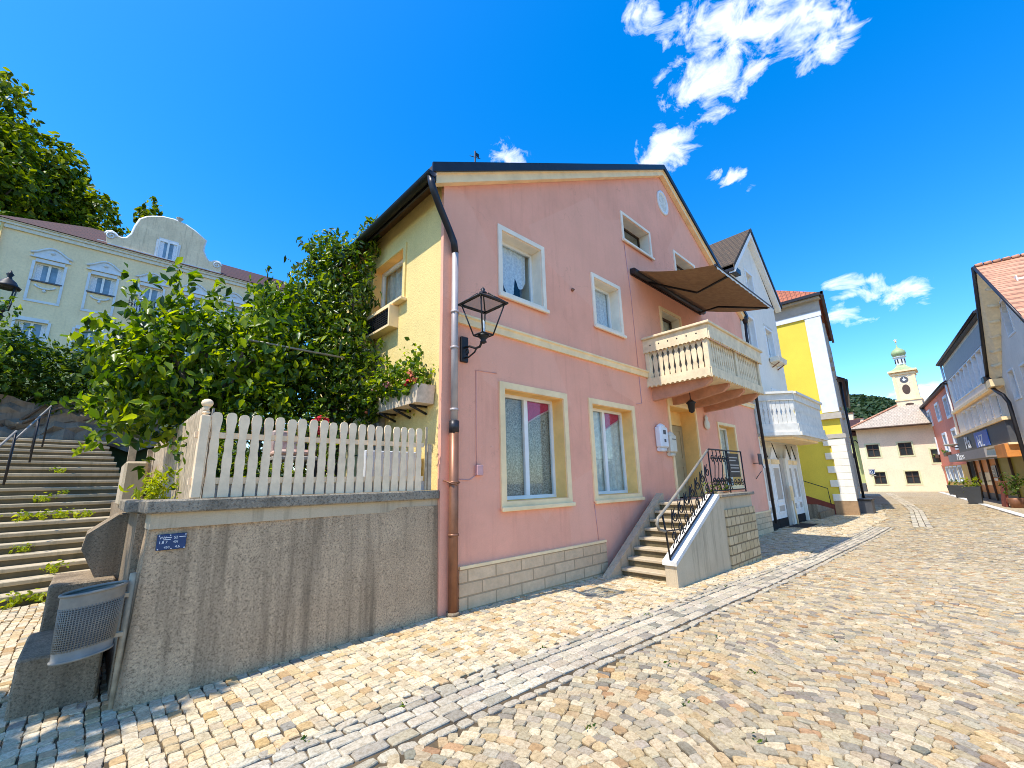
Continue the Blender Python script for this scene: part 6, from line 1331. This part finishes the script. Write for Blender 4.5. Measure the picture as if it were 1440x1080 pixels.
for i, (s, o_, hgt, lab) in enumerate(((-1.0, 1.1, .75, 'farthest square dark planter before the ochre shop front'), (2.2, 1.25, .85, 'middle dark planter between the two others'), (11.2, 2.1, .95, 'nearest tall dark planter with a spiky plant by the kerb'))):
    P_ = ((50.6, 1.3), (44.6, .8), (36.6, .15))[i]
    pt = thing('planter', lab, 'planter', (P_[0], P_[1], -.16), 'planters before the shops'); w_ = .34 + .03 * i
    b = B(Frame((P_[0], P_[1], -.16))); b.lathe((0, 0, 0), [(w_ * .95, 0), (w_ * 1.25, hgt), (w_ * 1.2, hgt), (w_ * 1.1, hgt - .06)], 4, smooth=False, rot=.7); b.build('tub', 'planter', pt)
    C, U = cloud_pts([(P_[0], P_[1], hgt + .0, .35, .35, .25)], 110 if i == 2 else 40, .2, .7, .4); leaves('foliage', C, U, .2, 'leafbig' if i < 2 else 'leafgold', pt, droop=-.5, aspect=.3)
# white gabled house at the right edge
rg = thing('house', 'white gabled house with an orange tiled roof at the right edge', 'house', tuple(FR([(20.6, -4, 0)])[0]))
def garc(c, hw, z0, z1): return (c - hw, c + hw, z0, z1)
gwn = [(19.4, 20.3, 7.75, 9.3), (21.5, 22.4, 8.0, 9.5), (17.6, 18.5, 5.0, 6.3), (19.6, 20.5, 4.9, 6.2), (21.8, 22.7, 4.9, 6.2), (18, 24, .3, 2.3)]
b = B(FR); wall(b, -.3, [(16.5, 6.3), (20.6, 10.4), (25.2, 6.2)], gwn); b.quad((16.5, 0, -.3), (16.5, -8, -.3), (16.5, -8, 6.3), (16.5, 0, 6.3)); b.build('wall', 'whitewall', rg, recalc=False)
for i, h in enumerate(gwn[:5]): 
    wo = swin(rg, FR, h, t=-.3, mull=0, trim='white', tw=.1)
    if i < 2:
        s0, s1, z0, z1 = h; b = B(FR); A = np.linspace(0, math.pi, 10); sm = (s0 + s1) / 2; r_ = (s1 - s0) / 2
        for sg in (1, -1): b.prism([(sm + sg * r_ * 1.02, z1 + .01)] + [(sm + sg * r_ * math.cos(a), z1 - r_ + r_ * math.sin(a)) for a in np.linspace(0, math.pi / 2, 8)], -.29, -.003, 'xz')
        b.build('arch_spandrel', 'whitewall', wo)
swin(rg, FR, gwn[5], t=-.3, mull=3, trim='brown', tw=.08)
ap_o, lo_o, ap_i, lo_i = (20.75, .75, 10.95), (15.6, .35, 6.25), (20.6, 0, 10.42), (16.5, 0, 6.32)
b = B(FR); b.add([ap_o, lo_o, lo_i, ap_i], [(0, 1, 2, 3)]); b.build('soffit', 'soffit', rg, recalc=False)
b = B(FR)
for k in range(1, 7):
    u = k / 7; p = [ap_i[i] + (lo_i[i] - ap_i[i]) * u for i in range(3)]; q = [ap_o[i] + (lo_o[i] - ap_o[i]) * u for i in range(3)]
    m1 = [p[i] + (q[i] - p[i]) * .45 for i in range(3)]; b.tube([p, (m1[0], m1[1], m1[2] - .1), (m1[0] - .1, m1[1] + .06, m1[2] + .0)], .10, 5)
b.split('rafter_end', 'soffit', rg)
b = B(FR); b.tube([ap_o, lo_o], .09, 6); b.tube([ap_o, (25.4, .75, 6.6)], .06, 6); b.build('verge_flashing', 'darkmetal', rg)
b = B(FR); b.add([ap_o, (25.6, .75, 6.5), (25.6, -9, 6.5), (20.75, -9, 10.95)], [(0, 1, 2, 3)]); b.add([ap_o, lo_o, (15.6, -9, 6.25), (20.75, -9, 10.95)], [(0, 1, 2, 3)]); b.build('roof', 'rooforange', rg, recalc=False)
b = B(FR); b.add([(20.6, .0, 10.42), (25.2, 0, 6.22), (25.4, .72, 6.5), (20.75, .73, 10.9)], [(0, 1, 2, 3)]); b.build('soffit', 'greywall', rg, recalc=False)
b = B(FR)
for k in range(34): u = k / 33; b.tube([(20.75, .7 - 9.5 * u, 10.97), (20.75, .7 - 9.5 * u - .24, 11.0)], .10, 6)
b.build('ridge_tile', 'rooforange', rg)
b = B(FR); b.box(15.55, 16.6, .0, .5, 5.85, 6.22); b.build('eave_return', 'cream', rg)
b = B(FR); b.tube([(15.5, .35, 6.2), (15.7, .3, 5.9), (16.3, .3, 5.62), (17.0, .25, 5.3), (17.1, .15, 4.9), (17.1, .15, -.1)], .085, 8); b.box(15.3, 15.9, .2, .55, 6.2, 6.5); b.build('downpipe', 'darkmetal', rg)
pb = thing('menu_board', 'dark red menu board with plants beside the grey shop', 'board', tuple(FR([(15.5, 1.0, -.16)])[0])); b = B(FR); b.prism([(.9, -.16), (1.0, -.16), (.82, 1.1), (.74, 1.1)], 15.0, 15.9, 'yz'); b.build('panel', 'redbase', pb)
pp = thing('shop_plant', 'bushy flowering pot plant beside the menu board', 'potted plant', tuple(FR([(16.2, .7, -.16)])[0])); P_ = FR([(16.3, .7, .9)])[0]; C, U = cloud_pts([(P_[0], P_[1], .9, .45, .45, .6)], 260, .3, .4, .3); leaves('foliage', C, U, .12, 'leafhedge', pp)
b = B(); b.lathe((P_[0], P_[1], -.16), [(.22, 0), (.3, .45), (.28, .46)], 10); b.build('pot', 'copper', pp)
# tree out of frame to the left whose shade falls over the foot of the steps
big_tree('roadside_tree', 'roadside tree standing left of the garden steps', -3.6, 5.2, 0, 8.5, 1.35, 1500, None, 'leafbig', 11, .28)
